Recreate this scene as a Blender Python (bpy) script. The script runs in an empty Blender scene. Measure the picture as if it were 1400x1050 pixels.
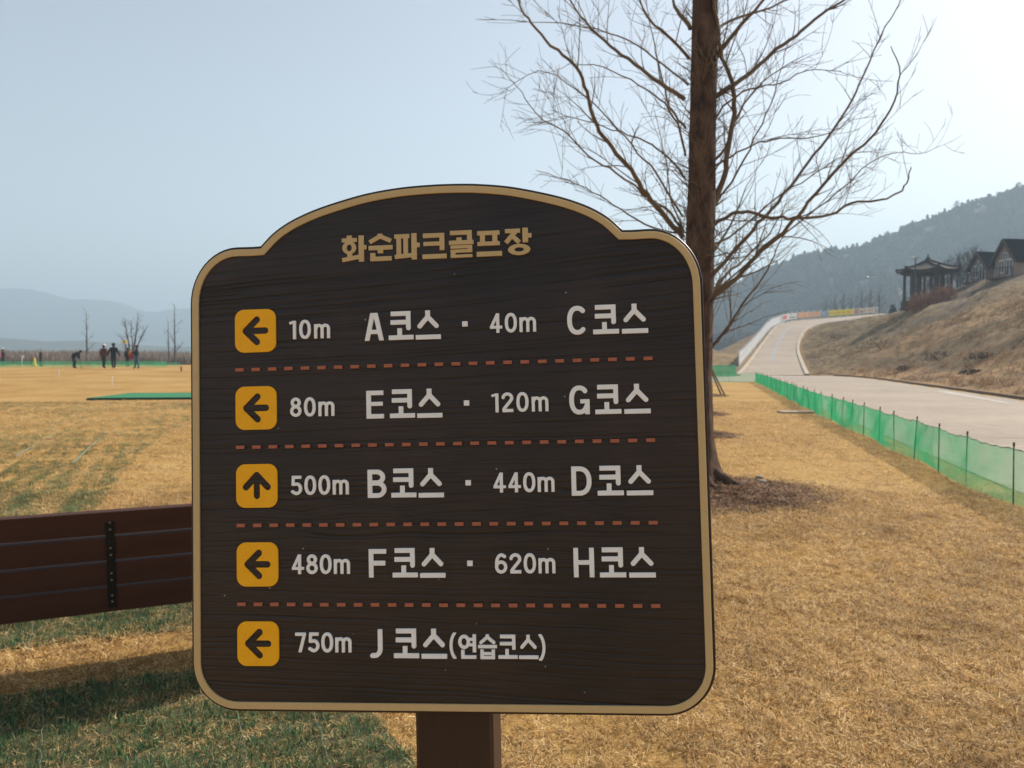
import bpy, math, random
import numpy as np
from mathutils import Vector, Matrix
R = math.radians
rnd = random.Random(7)
rng = np.random.default_rng(11)
scene = bpy.context.scene
C = scene.collection

# ------------------------------------------------------------------ camera, sky, sun, exposure
CAM = Vector((0, 0, 1.5)); PITCH = R(2.02); FPX = 1050.0
cd = bpy.data.cameras.new('camera'); cam = bpy.data.objects.new('camera', cd); C.objects.link(cam)
cam.location = CAM; cam.rotation_euler = (R(90) - PITCH, 0, 0)
cd.sensor_width = 36; cd.lens = 27; cd.clip_start = 0.05; cd.clip_end = 9000
cd.dof.use_dof = True; cd.dof.focus_distance = 1.06; cd.dof.aperture_fstop = 12
scene.camera = cam

SUN_AZ, SUN_EL = R(52), R(37)          # azimuth clockwise from +Y (the view direction)
world = bpy.data.worlds.new('World'); scene.world = world; world.use_nodes = True
wn = world.node_tree.nodes; wl = world.node_tree.links
bg = wn['Background']; sky = wn.new('ShaderNodeTexSky')
sky.sky_type = 'NISHITA'; sky.sun_disc = False
sky.sun_elevation = SUN_EL; sky.sun_rotation = SUN_AZ
sky.air_density = 1.0; sky.dust_density = 1.0; sky.ozone_density = 1.0; sky.altitude = 100
hsv = wn.new('ShaderNodeHueSaturation'); hsv.inputs['Saturation'].default_value = .62
wl.new(sky.outputs[0], hsv.inputs['Color']); tnt = wn.new('ShaderNodeMix'); tnt.data_type = 'RGBA'; tnt.blend_type = 'MULTIPLY'; tnt.inputs[0].default_value = 1; tnt.inputs[7].default_value = (1.0, .945, .875, 1)
wl.new(hsv.outputs[0], tnt.inputs[6]); wl.new(tnt.outputs[2], bg.inputs[0]); bg.inputs[1].default_value = 0.096

sd = bpy.data.lights.new('sun', 'SUN'); sun = bpy.data.objects.new('sun', sd); C.objects.link(sun)
sd.energy = 4.3; sd.angle = R(0.6); sd.color = (1.0, 0.91, 0.78)
sdir = Vector((math.sin(SUN_AZ) * math.cos(SUN_EL), math.cos(SUN_AZ) * math.cos(SUN_EL), math.sin(SUN_EL)))
sun.rotation_euler = sdir.to_track_quat('Z', 'Y').to_euler(); sun.location = (20, 10, 40)

scene.view_settings.view_transform = 'Standard'; scene.view_settings.look = 'None'
scene.view_settings.exposure = 0.98; scene.view_settings.gamma = 1.0
scene.view_settings.use_curve_mapping = False
scene.render.engine = 'CYCLES'
scene.cycles.max_bounces = 6; scene.cycles.transparent_max_bounces = 12
scene.cycles.volume_bounces = 0

# ------------------------------------------------------------------ helpers
def axes():
    r = Vector((1, 0, 0)); fwd = Vector((0, math.cos(PITCH), -math.sin(PITCH)))
    dn = Vector((0, -math.sin(PITCH), -math.cos(PITCH)))
    return r, dn, fwd
AX = axes()
def pix(x, y, d):
    """world point standing behind photo position (x, y) at forward distance d (used to measure the place)"""
    return CAM + float(d) * ((x - 700) / FPX * AX[0] + (y - 525) / FPX * AX[1] + AX[2])

def link(o, parent=None):
    C.objects.link(o)
    if parent is not None: o.parent = parent
    return o
def tag(o, label=None, cat=None, group=None, kind=None):
    if label: o['label'] = label
    if cat: o['category'] = cat
    if group: o['group'] = group
    if kind: o['kind'] = kind
    return o
def empty(name, loc=(0, 0, 0), rz=0.0, label=None, cat=None, group=None):
    o = bpy.data.objects.new(name, None); o.location = loc; o.rotation_euler = (0, 0, rz)
    o.empty_display_size = 0.2
    link(o); return tag(o, label, cat, group)
def copy_tree(o, parent=None):
    c = o.copy(); C.objects.link(c); c.parent = parent
    for ch in list(o.children): copy_tree(ch, c)
    return c

class MB:
    """collects geometry; build() links it as one mesh object"""
    def __init__(s): s.v = []; s.f = []; s.m = []; s.n = 0
    def add(s, v, f, m=0):
        k = s.n
        s.v.extend(tuple(p) for p in v); s.n += len(v)
        s.f.extend(tuple(i + k for i in q) for q in f); s.m.extend([m] * len(f))
    def box(s, c, size, rot=None, m=0, taper=1.0):
        hx, hy, hz = size[0] / 2, size[1] / 2, size[2] / 2
        vs = []
        for z in (-1, 1):
            t = taper if z > 0 else 1.0
            for x, y in ((-1, -1), (1, -1), (1, 1), (-1, 1)):
                vs.append(Vector((x * hx * t, y * hy * t, z * hz)))
        if rot is not None: vs = [rot @ p for p in vs]
        c = Vector(c); vs = [p + c for p in vs]
        s.add(vs, [(3, 2, 1, 0), (4, 5, 6, 7), (0, 1, 5, 4), (1, 2, 6, 5), (2, 3, 7, 6), (3, 0, 4, 7)], m)
    def tube(s, pts, radii, n=6, m=0, cap=True):
        pts = [Vector(p) for p in pts]
        if not hasattr(radii, '__len__'): radii = [radii] * len(pts)
        up = Vector((0.13, 0.21, 0.97)); vs = []; fs = []
        for i, p in enumerate(pts):
            a = pts[max(i - 1, 0)]; b = pts[min(i + 1, len(pts) - 1)]
            t = (b - a)
            if t.length < 1e-9: t = Vector((0, 0, 1))
            t.normalize()
            if i == 0:
                u = t.cross(up)
                if u.length < 0.1: u = t.cross(Vector((1, 0, 0)))
            else:
                u = u - t * u.dot(t)
            u.normalize(); w = t.cross(u)
            for k in range(n):
                an = 2 * math.pi * k / n
                vs.append(p + (u * math.cos(an) + w * math.sin(an)) * radii[i])
        for i in range(len(pts) - 1):
            for k in range(n):
                a = i * n + k; b = i * n + (k + 1) % n
                fs.append((a, b, b + n, a + n))
        if cap:
            fs.append(tuple(range(n))[::-1]); fs.append(tuple(range((len(pts) - 1) * n, len(pts) * n)))
        s.add(vs, fs, m)
    def ball(s, c, r, n=8, k=5, m=0, sc=(1, 1, 1)):
        vs = []; fs = []
        for i in range(k + 1):
            th = math.pi * i / k
            for j in range(n):
                ph = 2 * math.pi * j / n
                vs.append((c[0] + r * sc[0] * math.sin(th) * math.cos(ph), c[1] + r * sc[1] * math.sin(th) * math.sin(ph), c[2] + r * sc[2] * math.cos(th)))
        for i in range(k):
            for j in range(n):
                a = i * n + j; b = i * n + (j + 1) % n
                fs.append((a, a + n, b + n, b))
        s.add(vs, fs, m)
    def build(s, name, mats, parent=None, smooth=False, loc=None):
        me = bpy.data.meshes.new(name); me.from_pydata(s.v, [], s.f)
        if not isinstance(mats, (list, tuple)): mats = [mats]
        for m in mats: me.materials.append(m)
        if len(mats) > 1: me.polygons.foreach_set('material_index', s.m)
        if smooth: me.polygons.foreach_set('use_smooth', [True] * len(me.polygons))
        me.update(); me.validate()
        o = bpy.data.objects.new(name, me)
        if loc is not None: o.location = loc
        return link(o, parent)

def np_mesh(name, V, F, mats, parent=None, smooth=False, attrs=None):
    """V (n,3), F (m,k) arrays"""
    me = bpy.data.meshes.new(name)
    V = np.asarray(V, np.float32); F = np.asarray(F, np.int32); k = F.shape[1]
    me.vertices.add(len(V)); me.vertices.foreach_set('co', V.ravel())
    me.loops.add(F.size); me.loops.foreach_set('vertex_index', F.ravel())
    me.polygons.add(len(F)); me.polygons.foreach_set('loop_start', np.arange(0, F.size, k, dtype=np.int32))
    me.polygons.foreach_set('loop_total', np.full(len(F), k, np.int32))
    if smooth: me.polygons.foreach_set('use_smooth', np.ones(len(F), bool))
    for m in (mats if isinstance(mats, (list, tuple)) else [mats]): me.materials.append(m)
    for an, (ty, data) in (attrs or {}).items():
        a = me.attributes.new(an, ty, 'POINT')
        a.data.foreach_set('vector' if ty == 'FLOAT_VECTOR' else 'value', np.asarray(data).ravel())
    me.update(calc_edges=True)
    return link(bpy.data.objects.new(name, me), parent)

# --- value noise for geometry
_NT = rng.random((256, 256))
def vnoise(x, y):
    x = np.asarray(x, float); y = np.asarray(y, float)
    xi = np.floor(x).astype(int); yi = np.floor(y).astype(int)
    fx = x - xi; fy = y - yi; fx = fx * fx * (3 - 2 * fx); fy = fy * fy * (3 - 2 * fy)
    g = lambda a, b: _NT[a % 256, b % 256]
    return (g(xi, yi) * (1 - fx) + g(xi + 1, yi) * fx) * (1 - fy) + (g(xi, yi + 1) * (1 - fx) + g(xi + 1, yi + 1) * fx) * fy
def fbm(x, y, o=4):
    s = 0; a = .5
    for k in range(o): s = s + a * vnoise(x * 2 ** k + 17 * k, y * 2 ** k + 31 * k); a *= .5
    return s
sstep = lambda t: (lambda u: u * u * (3 - 2 * u))(np.clip(t, 0, 1))

# --- node materials
def mat(name):
    m = bpy.data.materials.new(name); m.use_nodes = True
    nt = m.node_tree; return m, nt, nt.nodes, nt.links, nt.nodes['Principled BSDF']
def ramp(nodes, stops):
    r = nodes.new('ShaderNodeValToRGB'); el = r.color_ramp.elements
    while len(el) < len(stops): el.new(0.5)
    for e, (p, c) in zip(el, stops): e.position = p; e.color = (*c, 1)
    return r
def noise(nodes, links, scale, detail=5, rough=.6, vec=None, dist=0.0):
    n = nodes.new('ShaderNodeTexNoise'); n.inputs['Scale'].default_value = scale
    n.inputs['Detail'].default_value = detail; n.inputs['Roughness'].default_value = rough
    n.inputs['Distortion'].default_value = dist
    if vec is not None: links.new(vec, n.inputs['Vector'])
    return n
def simple(name, c1, c2=None, scale=8, rough=.7, bump=0.0, bscale=None, stretch=None, spec=0.3, metal=0.0, transl=0.0, detail=5):
    m, nt, N, L, b = mat(name)
    tc = N.new('ShaderNodeTexCoord'); vec = tc.outputs['Object']
    if stretch:
        mp = N.new('ShaderNodeMapping'); mp.inputs['Scale'].default_value = stretch; L.new(vec, mp.inputs[0]); vec = mp.outputs[0]
    c2 = c2 or tuple(x * .7 for x in c1)
    n = noise(N, L, scale, detail, .65, vec)
    r = ramp(N, [(.3, c1), (.7, c2)]); L.new(n.outputs[0], r.inputs[0]); L.new(r.outputs[0], b.inputs['Base Color'])
    b.inputs['Roughness'].default_value = rough; b.inputs['Specular IOR Level'].default_value = spec
    b.inputs['Metallic'].default_value = metal
    if bump:
        n2 = noise(N, L, bscale or scale * 3, 6, .7, vec)
        bp = N.new('ShaderNodeBump'); bp.inputs['Strength'].default_value = bump; bp.inputs['Distance'].default_value = .02
        L.new(n2.outputs[0], bp.inputs['Height']); L.new(bp.outputs[0], b.inputs['Normal'])
    if transl:
        t = N.new('ShaderNodeBsdfTranslucent'); mx = N.new('ShaderNodeMixShader'); mx.inputs[0].default_value = transl
        L.new(r.outputs[0], t.inputs[0]); L.new(b.outputs[0], mx.inputs[1]); L.new(t.outputs[0], mx.inputs[2])
        L.new(mx.outputs[0], N['Material Output'].inputs['Surface'])
    return m

# ------------------------------------------------------------------ terrain
# ramp edges: photo position and distance, measured
def edge(pts): return [tuple(pix(x, y, d)) for x, y, d in pts]
LE = edge([(1008, 514.5, 60.5), (1022, 498, 78), (1035, 480, 97), (1047, 464, 111), (1059, 449, 125), (1075, 441.5, 135), (1100, 437.5, 143), (1150, 433.5, 152), (1205, 429, 160)])
RE = edge([(1105, 513.5, 62.5), (1098, 498, 78), (1092, 480, 96), (1094, 465, 109), (1103, 451, 121), (1122, 443.5, 130), (1160, 438.5, 138), (1200, 435, 144), (1250, 431, 150)])
LE[0] = (LE[0][0], LE[0][1], 0.0); RE[0] = (RE[0][0], RE[0][1], 0.0)
TOE = [(8, -30, 0), (12.2, -6, 0), (13.2, 6, 0), (15.0, 17, 0), (17.6, 26, 0), (21.4, 40, 0), (25.0, 54, 0), (25.2, 60, 0)] + [tuple(p) for p in RE] + [(110, 158, 9.2), (220, 170, 9.6)]
def nearest(poly, X, Y):
    P = np.array(poly); best = np.full(X.shape, 1e9); zb = np.zeros(X.shape); side = np.zeros(X.shape)
    for a, b in zip(P[:-1], P[1:]):
        d = b[:2] - a[:2]; L = d @ d
        t = np.clip(((X - a[0]) * d[0] + (Y - a[1]) * d[1]) / L, 0, 1)
        qx = a[0] + t * d[0]; qy = a[1] + t * d[1]
        D = np.hypot(X - qx, Y - qy); m = D < best - 1e-6
        best = np.where(m, D, best); zb = np.where(m, a[2] + t * (b[2] - a[2]), zb)
        side = np.where(m, np.sign((X - a[0]) * d[1] - (Y - a[1]) * d[0]), side)
    return best, zb, side
def Zt(X, Y, rough=True):
    X = np.asarray(X, float); Y = np.asarray(Y, float)
    dt, zt, st = nearest(TOE, X, Y)
    dl, zl, sl = nearest(LE, X, Y)
    hill = (st > 0)
    plateau = 9.5 + 2.4 * np.exp(-((X - 50) ** 2 + (Y - 94) ** 2) / 260.) + 1.2 * sstep((Y - 110) / 60)
    rise = sstep(dt / 25.0) * .55 + .45 * np.clip(dt / 25.0, 0, 1)
    z = np.where(hill, zt + np.maximum(plateau - zt, .2) * rise, 0.0)
    n = (fbm(X * .16, Y * .16) - .47) * 2.0 + (fbm(X * .5 + 9, Y * .5) - .47) * .8
    if rough: z = z + np.where(hill, n * sstep(dt / 5), 0)
    # nearer spur on the slope
    z = z + np.where(hill, 1.1 * np.exp(-((X - 33) ** 2 / 60. + (Y - 50) ** 2 / 160.)) * sstep(dt / 8), 0)
    # left flank of the ramp and the bank beside it
    onramp = (~hill) & (sl > 0) & (Y > 59)
    left = (~hill) & (~onramp) & (Y > 56)
    z = np.where(onramp, np.minimum(zl, zt) - .55, z)
    fl = zl * (1 - sstep(dl / 16.0)) - .25
    bank = 2.7 * np.exp(-((X - 19) ** 2 / 60. + (Y - 86) ** 2 / 90.)) * (1 - np.exp(-dl / 3.5))
    z = np.where(left & (X > 2), np.maximum(fl, 0) + bank * sstep((Y - 62) / 10), z)
    # playing field climbing gently on the left
    w = 1 - sstep((X - 2) / 8.0)
    fz = .69 * sstep((Y - 24) / 37.) - 0.25 * sstep((Y - 66) / 20.)
    z = z + w * fz * np.where(Y < 400, 1, 1)
    if rough: z = z + w * (fbm(X * .12, Y * .12) - .47) * .16 * sstep((Y - 8) / 14.) * (1 - sstep((Y - 28) / 10.)) * (1 - sstep((Y - 120) / 100))
    return z
def zt1(x, y): return float(Zt(np.array([x]), np.array([y]))[0])
def gy(lo, hi, d0, g):
    out = [lo]
    while out[-1] < hi: out.append(out[-1] + d0); d0 *= g
    out[-1] = hi; return out
xs = np.array(sorted(set([-x for x in gy(30, 3000, 3, 1.16)] + list(np.arange(-29, 110, 1.0)) + gy(110, 3000, 3, 1.16))))
ys = np.array(sorted(set([-y for y in gy(6, 260, 3, 1.3)] + list(np.arange(-5, 190, 1.0)) + gy(190, 3400, 3, 1.13))))
GX, GY = np.meshgrid(xs, ys); GZ = Zt(GX, GY)
dt_, zt_, st_ = nearest(TOE, GX, GY)
dl_, zl_, sl_ = nearest(LE, GX, GY)
slope_mask = np.where(st_ > 0, sstep((dt_ + .3) / 1.0), 0) + np.where((st_ <= 0) & (sl_ <= 0) & (GY > 60) & (GX > 6), sstep((GY - 60) / 4), 0)
def grid_faces(ny, nx):
    i, j = np.meshgrid(np.arange(ny - 1), np.arange(nx - 1), indexing='ij'); a = (i * nx + j).ravel()
    return np.stack([a, a + 1, a + nx + 1, a + nx], 1)

def ground_material():
    m, nt, N, L, b = mat('dry_turf_ground')
    tc = N.new('ShaderNodeTexCoord'); v = tc.outputs['Object']
    n1 = noise(N, L, .35, 6, .6, v); n2 = noise(N, L, 9, 8, .75, v); n3 = noise(N, L, 70, 4, .7, v)
    r1 = ramp(N, [(.28, (.34, .195, .062)), (.5, (.45, .275, .095)), (.72, (.52, .345, .14))]); L.new(n1.outputs[0], r1.inputs[0])
    r2 = ramp(N, [(.30, (.42, .38, .34)), (.52, (1, 1, 1)), (.8, (1.18, 1.15, 1.05))]); L.new(n2.outputs[0], r2.inputs[0])  # darkest noise patches put shade into the turf colour
    mx = N.new('ShaderNodeMix'); mx.data_type = 'RGBA'; mx.blend_type = 'MULTIPLY'; mx.inputs[0].default_value = .8
    L.new(r1.outputs[0], mx.inputs[6]); L.new(r2.outputs[0], mx.inputs[7])
    r3 = ramp(N, [(.35, (.55, .52, .48)), (.65, (1.1, 1.1, 1.08))]); L.new(n3.outputs[0], r3.inputs[0])
    mx2 = N.new('ShaderNodeMix'); mx2.data_type = 'RGBA'; mx2.blend_type = 'MULTIPLY'; mx2.inputs[0].default_value = .6
    L.new(mx.outputs[2], mx2.inputs[6]); L.new(r3.outputs[0], mx2.inputs[7])
    # rough embankment: bands of rust, grey-brown and olive
    mp = N.new('ShaderNodeMapping'); mp.inputs['Scale'].default_value = (1, .6, 2.2); L.new(v, mp.inputs[0])
    n4 = noise(N, L, .085, 7, .62, mp.outputs[0], .6); n5 = noise(N, L, 1.1, 8, .72, v)
    r4 = ramp(N, [(.30, (.085, .072, .066)), (.40, (.13, .10, .075)), (.47, (.23, .165, .085)), (.55, (.18, .13, .08)), (.62, (.29, .185, .10)), (.72, (.33, .23, .12))])
    zc = N.new('ShaderNodeAttribute'); zc.attribute_name = 'band'
    ad = N.new('ShaderNodeMath'); ad.operation = 'MULTIPLY_ADD'; L.new(n4.outputs[0], ad.inputs[0]); ad.inputs[1].default_value = .7; L.new(zc.outputs['Fac'], ad.inputs[2])
    L.new(ad.outputs[0], r4.inputs[0])
    r5 = ramp(N, [(.36, (.42, .40, .39)), (.58, (1.15, 1.1, 1.0))]); L.new(n5.outputs[0], r5.inputs[0])
    mx3 = N.new('ShaderNodeMix'); mx3.data_type = 'RGBA'; mx3.blend_type = 'MULTIPLY'; mx3.inputs[0].default_value = .85
    L.new(r4.outputs[0], mx3.inputs[6]); L.new(r5.outputs[0], mx3.inputs[7])
    at = N.new('ShaderNodeAttribute'); at.attribute_name = 'slope'
    mx4 = N.new('ShaderNodeMix'); mx4.data_type = 'RGBA'; L.new(at.outputs['Fac'], mx4.inputs[0])
    L.new(mx2.outputs[2], mx4.inputs[6]); L.new(mx3.outputs[2], mx4.inputs[7])
    L.new(mx4.outputs[2], b.inputs['Base Color']); b.inputs['Roughness'].default_value = .95; b.inputs['Specular IOR Level'].default_value = .1
    bp = N.new('ShaderNodeBump'); bp.inputs['Strength'].default_value = .55; bp.inputs['Distance'].default_value = .05
    L.new(n2.outputs[0], bp.inputs['Height']); bp2 = N.new('ShaderNodeBump'); bp2.inputs['Strength'].default_value = .5; bp2.inputs['Distance'].default_value = .012
    L.new(n3.outputs[0], bp2.inputs['Height']); L.new(bp.outputs[0], bp2.inputs['Normal']); L.new(bp2.outputs[0], b.inputs['Normal'])
    return m
# bank colours: rust nearer, grey brush with gully shade painted in along the shoulder, olive at the ramp
band = np.full(GX.shape, .12)
gdirx = GX / np.maximum(GY, 1)
band = band + .16 * np.exp(-((GY - 47) / 22.) ** 2) - .13 * np.exp(-((dt_ - 19) / 7.) ** 2) * sstep((GY - 62) / 10) + .05 * sstep((GY - 100) / 20)
ground = np_mesh('ground', np.stack([GX.ravel(), GY.ravel(), GZ.ravel()], 1), grid_faces(len(ys), len(xs)), ground_material(), smooth=True,
                 attrs={'slope': ('FLOAT', np.clip(slope_mask, 0, 1)), 'band': ('FLOAT', band)})
tag(ground, kind='structure')

# ------------------------------------------------------------------ concrete road and ramp
def concrete(name, c, k=.76):
    m, nt, N, L, b = mat(name)
    tc = N.new('ShaderNodeTexCoord'); v = tc.outputs['Object']
    n1 = noise(N, L, .25, 5, .6, v, .4); n2 = noise(N, L, 3, 8, .7, v)
    r1 = ramp(N, [(.3, tuple(x * k for x in c)), (.7, c)]); L.new(n1.outputs[0], r1.inputs[0])
    r2 = ramp(N, [(.3, (.74, .72, .70)), (.6, (1.04, 1.04, 1.04))]); L.new(n2.outputs[0], r2.inputs[0])
    mx = N.new('ShaderNodeMix'); mx.data_type = 'RGBA'; mx.blend_type = 'MULTIPLY'; mx.inputs[0].default_value = .8
    L.new(r1.outputs[0], mx.inputs[6]); L.new(r2.outputs[0], mx.inputs[7]); L.new(mx.outputs[2], b.inputs['Base Color'])
    b.inputs['Roughness'].default_value = .85; b.inputs['Specular IOR Level'].default_value = .25
    bp = N.new('ShaderNodeBump'); bp.inputs['Strength'].default_value = .2; bp.inputs['Distance'].default_value = .01
    L.new(n2.outputs[0], bp.inputs['Height']); L.new(bp.outputs[0], b.inputs['Normal'])
    return m
M_road = concrete('pale_concrete', (.35, .285, .225))
M_kerb = concrete('kerb_concrete', (.45, .375, .30))
M_patch = concrete('bleached_concrete', (.50, .46, .43))
M_blue = concrete('worn_blue_paint', (.31, .31, .32))
rd = MB()
lft = [(5.35, -12), (5.35, 2), (5.6, 8.5), (6.95, 14), (8.3, 19.7), (10.85, 30), (14.9, 46)]
rgt = [(11.6, -12), (12.7, 2), (13.5, 8.5), (14.3, 14), (15.6, 19.7), (18.6, 30), (22.9, 46)]
NX = 10
def strip(mb, A, B, z=.012, nx=NX, m=0):
    vs = []; 
    for a, b in zip(A, B):
        for k in range(nx + 1):
            t = k / nx; vs.append((a[0] + (b[0] - a[0]) * t, a[1] + (b[1] - a[1]) * t, (a[2] + (b[2] - a[2]) * t if len(a) > 2 else 0) + z))
    fs = [(i * (nx + 1) + k, i * (nx + 1) + k + 1, (i + 1) * (nx + 1) + k + 1, (i + 1) * (nx + 1) + k) for i in range(len(A) - 1) for k in range(nx)]
    mb.add(vs, fs, m)
strip(rd, lft, rgt)
road = rd.build('road', M_road); tag(road, kind='structure')
ap = MB(); strip(ap, [(10.2, 46.0), (10.2, 60.7)], [(25.0, 46.0), (25.3, 60.7)], .012)
# join to the ramp foot
o = ap.build('pavement', M_road); tag(o, kind='structure')
o['label'] = 'pale concrete apron where the road meets the ramp'
def dens(P, n=5):
    """Catmull-Rom resample"""
    P = [Vector(p) for p in P]; out = []
    for i in range(len(P) - 1):
        p0 = P[max(i - 1, 0)]; p1 = P[i]; p2 = P[i + 1]; p3 = P[min(i + 2, len(P) - 1)]
        for k in range(n):
            t = k / n
            out.append(.5 * ((2 * p1) + (-p0 + p2) * t + (2 * p0 - 5 * p1 + 4 * p2 - p3) * t * t + (-p0 + 3 * p1 - 3 * p2 + p3) * t ** 3))
    out.append(P[-1]); return out
LEd, REd = dens(LE), dens(RE)
rp = MB(); strip(rp, [tuple(p) for p in LEd], [tuple(p) for p in REd], .02, 6)
ramp_road = rp.build('ramp_road', M_road, smooth=True); tag(ramp_road, kind='structure')
# kerb strips, lighter, either side of the ramp
for E_, s_ in ((LEd, 1), (REd, -1)):
    kb = MB(); A = []; B = []
    for i, p in enumerate(E_):
        a = E_[max(i - 1, 0)]; b = E_[min(i + 1, len(E_) - 1)]; t = (b - a); t.z = 0; t.normalize()
        nrm = Vector((t.y, -t.x, 0)) * s_
        A.append(p - nrm * .10); B.append(p + nrm * .24)
    for (p, q, p2, q2) in zip(A[:-1], B[:-1], A[1:], B[1:]):
        up = Vector((0, 0, .14)); dn_ = Vector((0, 0, -.5))
        kb.add([p + up, q + up, q2 + up, p2 + up, p + dn_, q + dn_, q2 + dn_, p2 + dn_], [(0, 1, 2, 3), (0, 4, 5, 1), (3, 2, 6, 7), (1, 5, 6, 2), (0, 3, 7, 4)])
    o = kb.build('kerb', M_kerb, ramp_road)
M_joint = simple('joint_filler', (.16, .13, .11), (.11, .09, .08), 4, .9)
for i in range(3, 38, 3):
    if i + 1 >= len(LEd): break
    a, b = LEd[i], REd[i]; jt = MB(); w = Vector((0, .035, .0)); z_ = Vector((0, 0, .026)); d = (b - a)
    jt.add([a + d * .05 - w + z_, b - d * .05 - w + z_, b - d * .05 + w + z_, a + d * .05 + w + z_], [(0, 1, 2, 3)]); jt.build('joint', M_joint, ramp_road)
for yy in (8, 14, 20, 26, 32, 38, 44):
    xl = float(np.interp(yy, [q[1] for q in lft], [q[0] for q in lft])); xr = float(np.interp(yy, [q[1] for q in rgt], [q[0] for q in rgt]))
    jt = MB(); jt.add([(xl + .1, yy - .012, .017), (xr - .1, yy - .012, .017), (xr - .1, yy + .012, .017), (xl + .1, yy + .012, .017)], [(0, 1, 2, 3)]); jt.build('joint', M_joint, road)
# worn lane markings: blue-grey line on the ramp, white streaks on the road, an arrow at the foot
lm = MB(); mid = [(Vector(a) * .58 + Vector(b) * .42) for a, b in zip(LEd, REd)]
for i in range(6, 22):
    p, q = mid[i], mid[i + 1]; w = Vector((.22, 0, 0))
    lm.add([p - w, p + w, q + w, q - w], [(0, 1, 2, 3)])
lm.v = [(x, y, z + .028) for x, y, z in lm.v]
lm.build('lane_marking', M_blue, ramp_road)
wm = MB()
def quad(mb, x0, y0, x1, y1, w0, w1, z=.018):
    d = Vector((x1 - x0, y1 - y0, 0)).normalized(); n = Vector((d.y, -d.x, 0))
    a = Vector((x0, y0, z)); b = Vector((x1, y1, z))
    mb.add([a - n * w0, a + n * w0, b + n * w1, b - n * w1], [(3, 2, 1, 0)])
quad(wm, 15.9, 24.5, 18.5, 33.0, .12, .2); quad(wm, 14.3, 17.2, 15.3, 21.5, .08, .1)
wm.build('lane_marking', M_patch, road)
am = MB()
quad(am, 19.9, 58.2, 20.3, 60.2, .25, .25); quad(am, 18.0, 57.3, 22.0, 57.6, .45, .55)
quad(am, 19.4, 56.2, 23.4, 56.6, .3, .35, .0185)
am.build('direction_marking', M_patch, o)
# stone slab lying in the turf and a low kerb stone along the toe of the bank
sl = MB(); p = pix(1088, 564.5, 20.5); sl.box((p.x, p.y, .02), (.86, .42, .07), Matrix.Rotation(R(6), 3, 'Z'))
o = sl.build('stone_slab', M_kerb); tag(o, 'pale flat concrete slab lying in the dry grass beside the green net', 'slab')

# toe drain / kerb line + low wire along bank
tk = MB()
toe = [Vector((x, y, 0)) for x, y, z in TOE[2:8]]
tk_pts = dens(toe, 5)
for i in range(len(tk_pts) - 1):
    a, b = tk_pts[i], tk_pts[i + 1]; d = b - a; ang = math.atan2(d.y, d.x)
    tk.box(((a + b) / 2) + Vector((.0, 0, .05)), (d.length + .01, .14, .16), Matrix.Rotation(ang, 3, 'Z'))
M_rust = simple('weathered_timber_edge', (.24, .16, .10), (.17, .11, .07), 3, .9)
o = tk.build('edging_board', M_rust); tag(o, 'low brown edging board along the foot of the grassy bank', 'edging')

# ------------------------------------------------------------------ haze
hz = MB(); hz.box((0, 1560, 116), (6600, 4000, 250))
mh, nt, N, L, b = mat('haze_air'); N.remove(b)
pv = N.new('ShaderNodeVolumePrincipled'); pv.inputs['Color'].default_value = (.60, .80, .98, 1)
pv.inputs['Density'].default_value = .00090; pv.inputs['Anisotropy'].default_value = .12
L.new(pv.outputs[0], N['Material Output'].inputs['Volume'])
tag(hz.build('haze', mh), kind='stuff')

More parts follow.
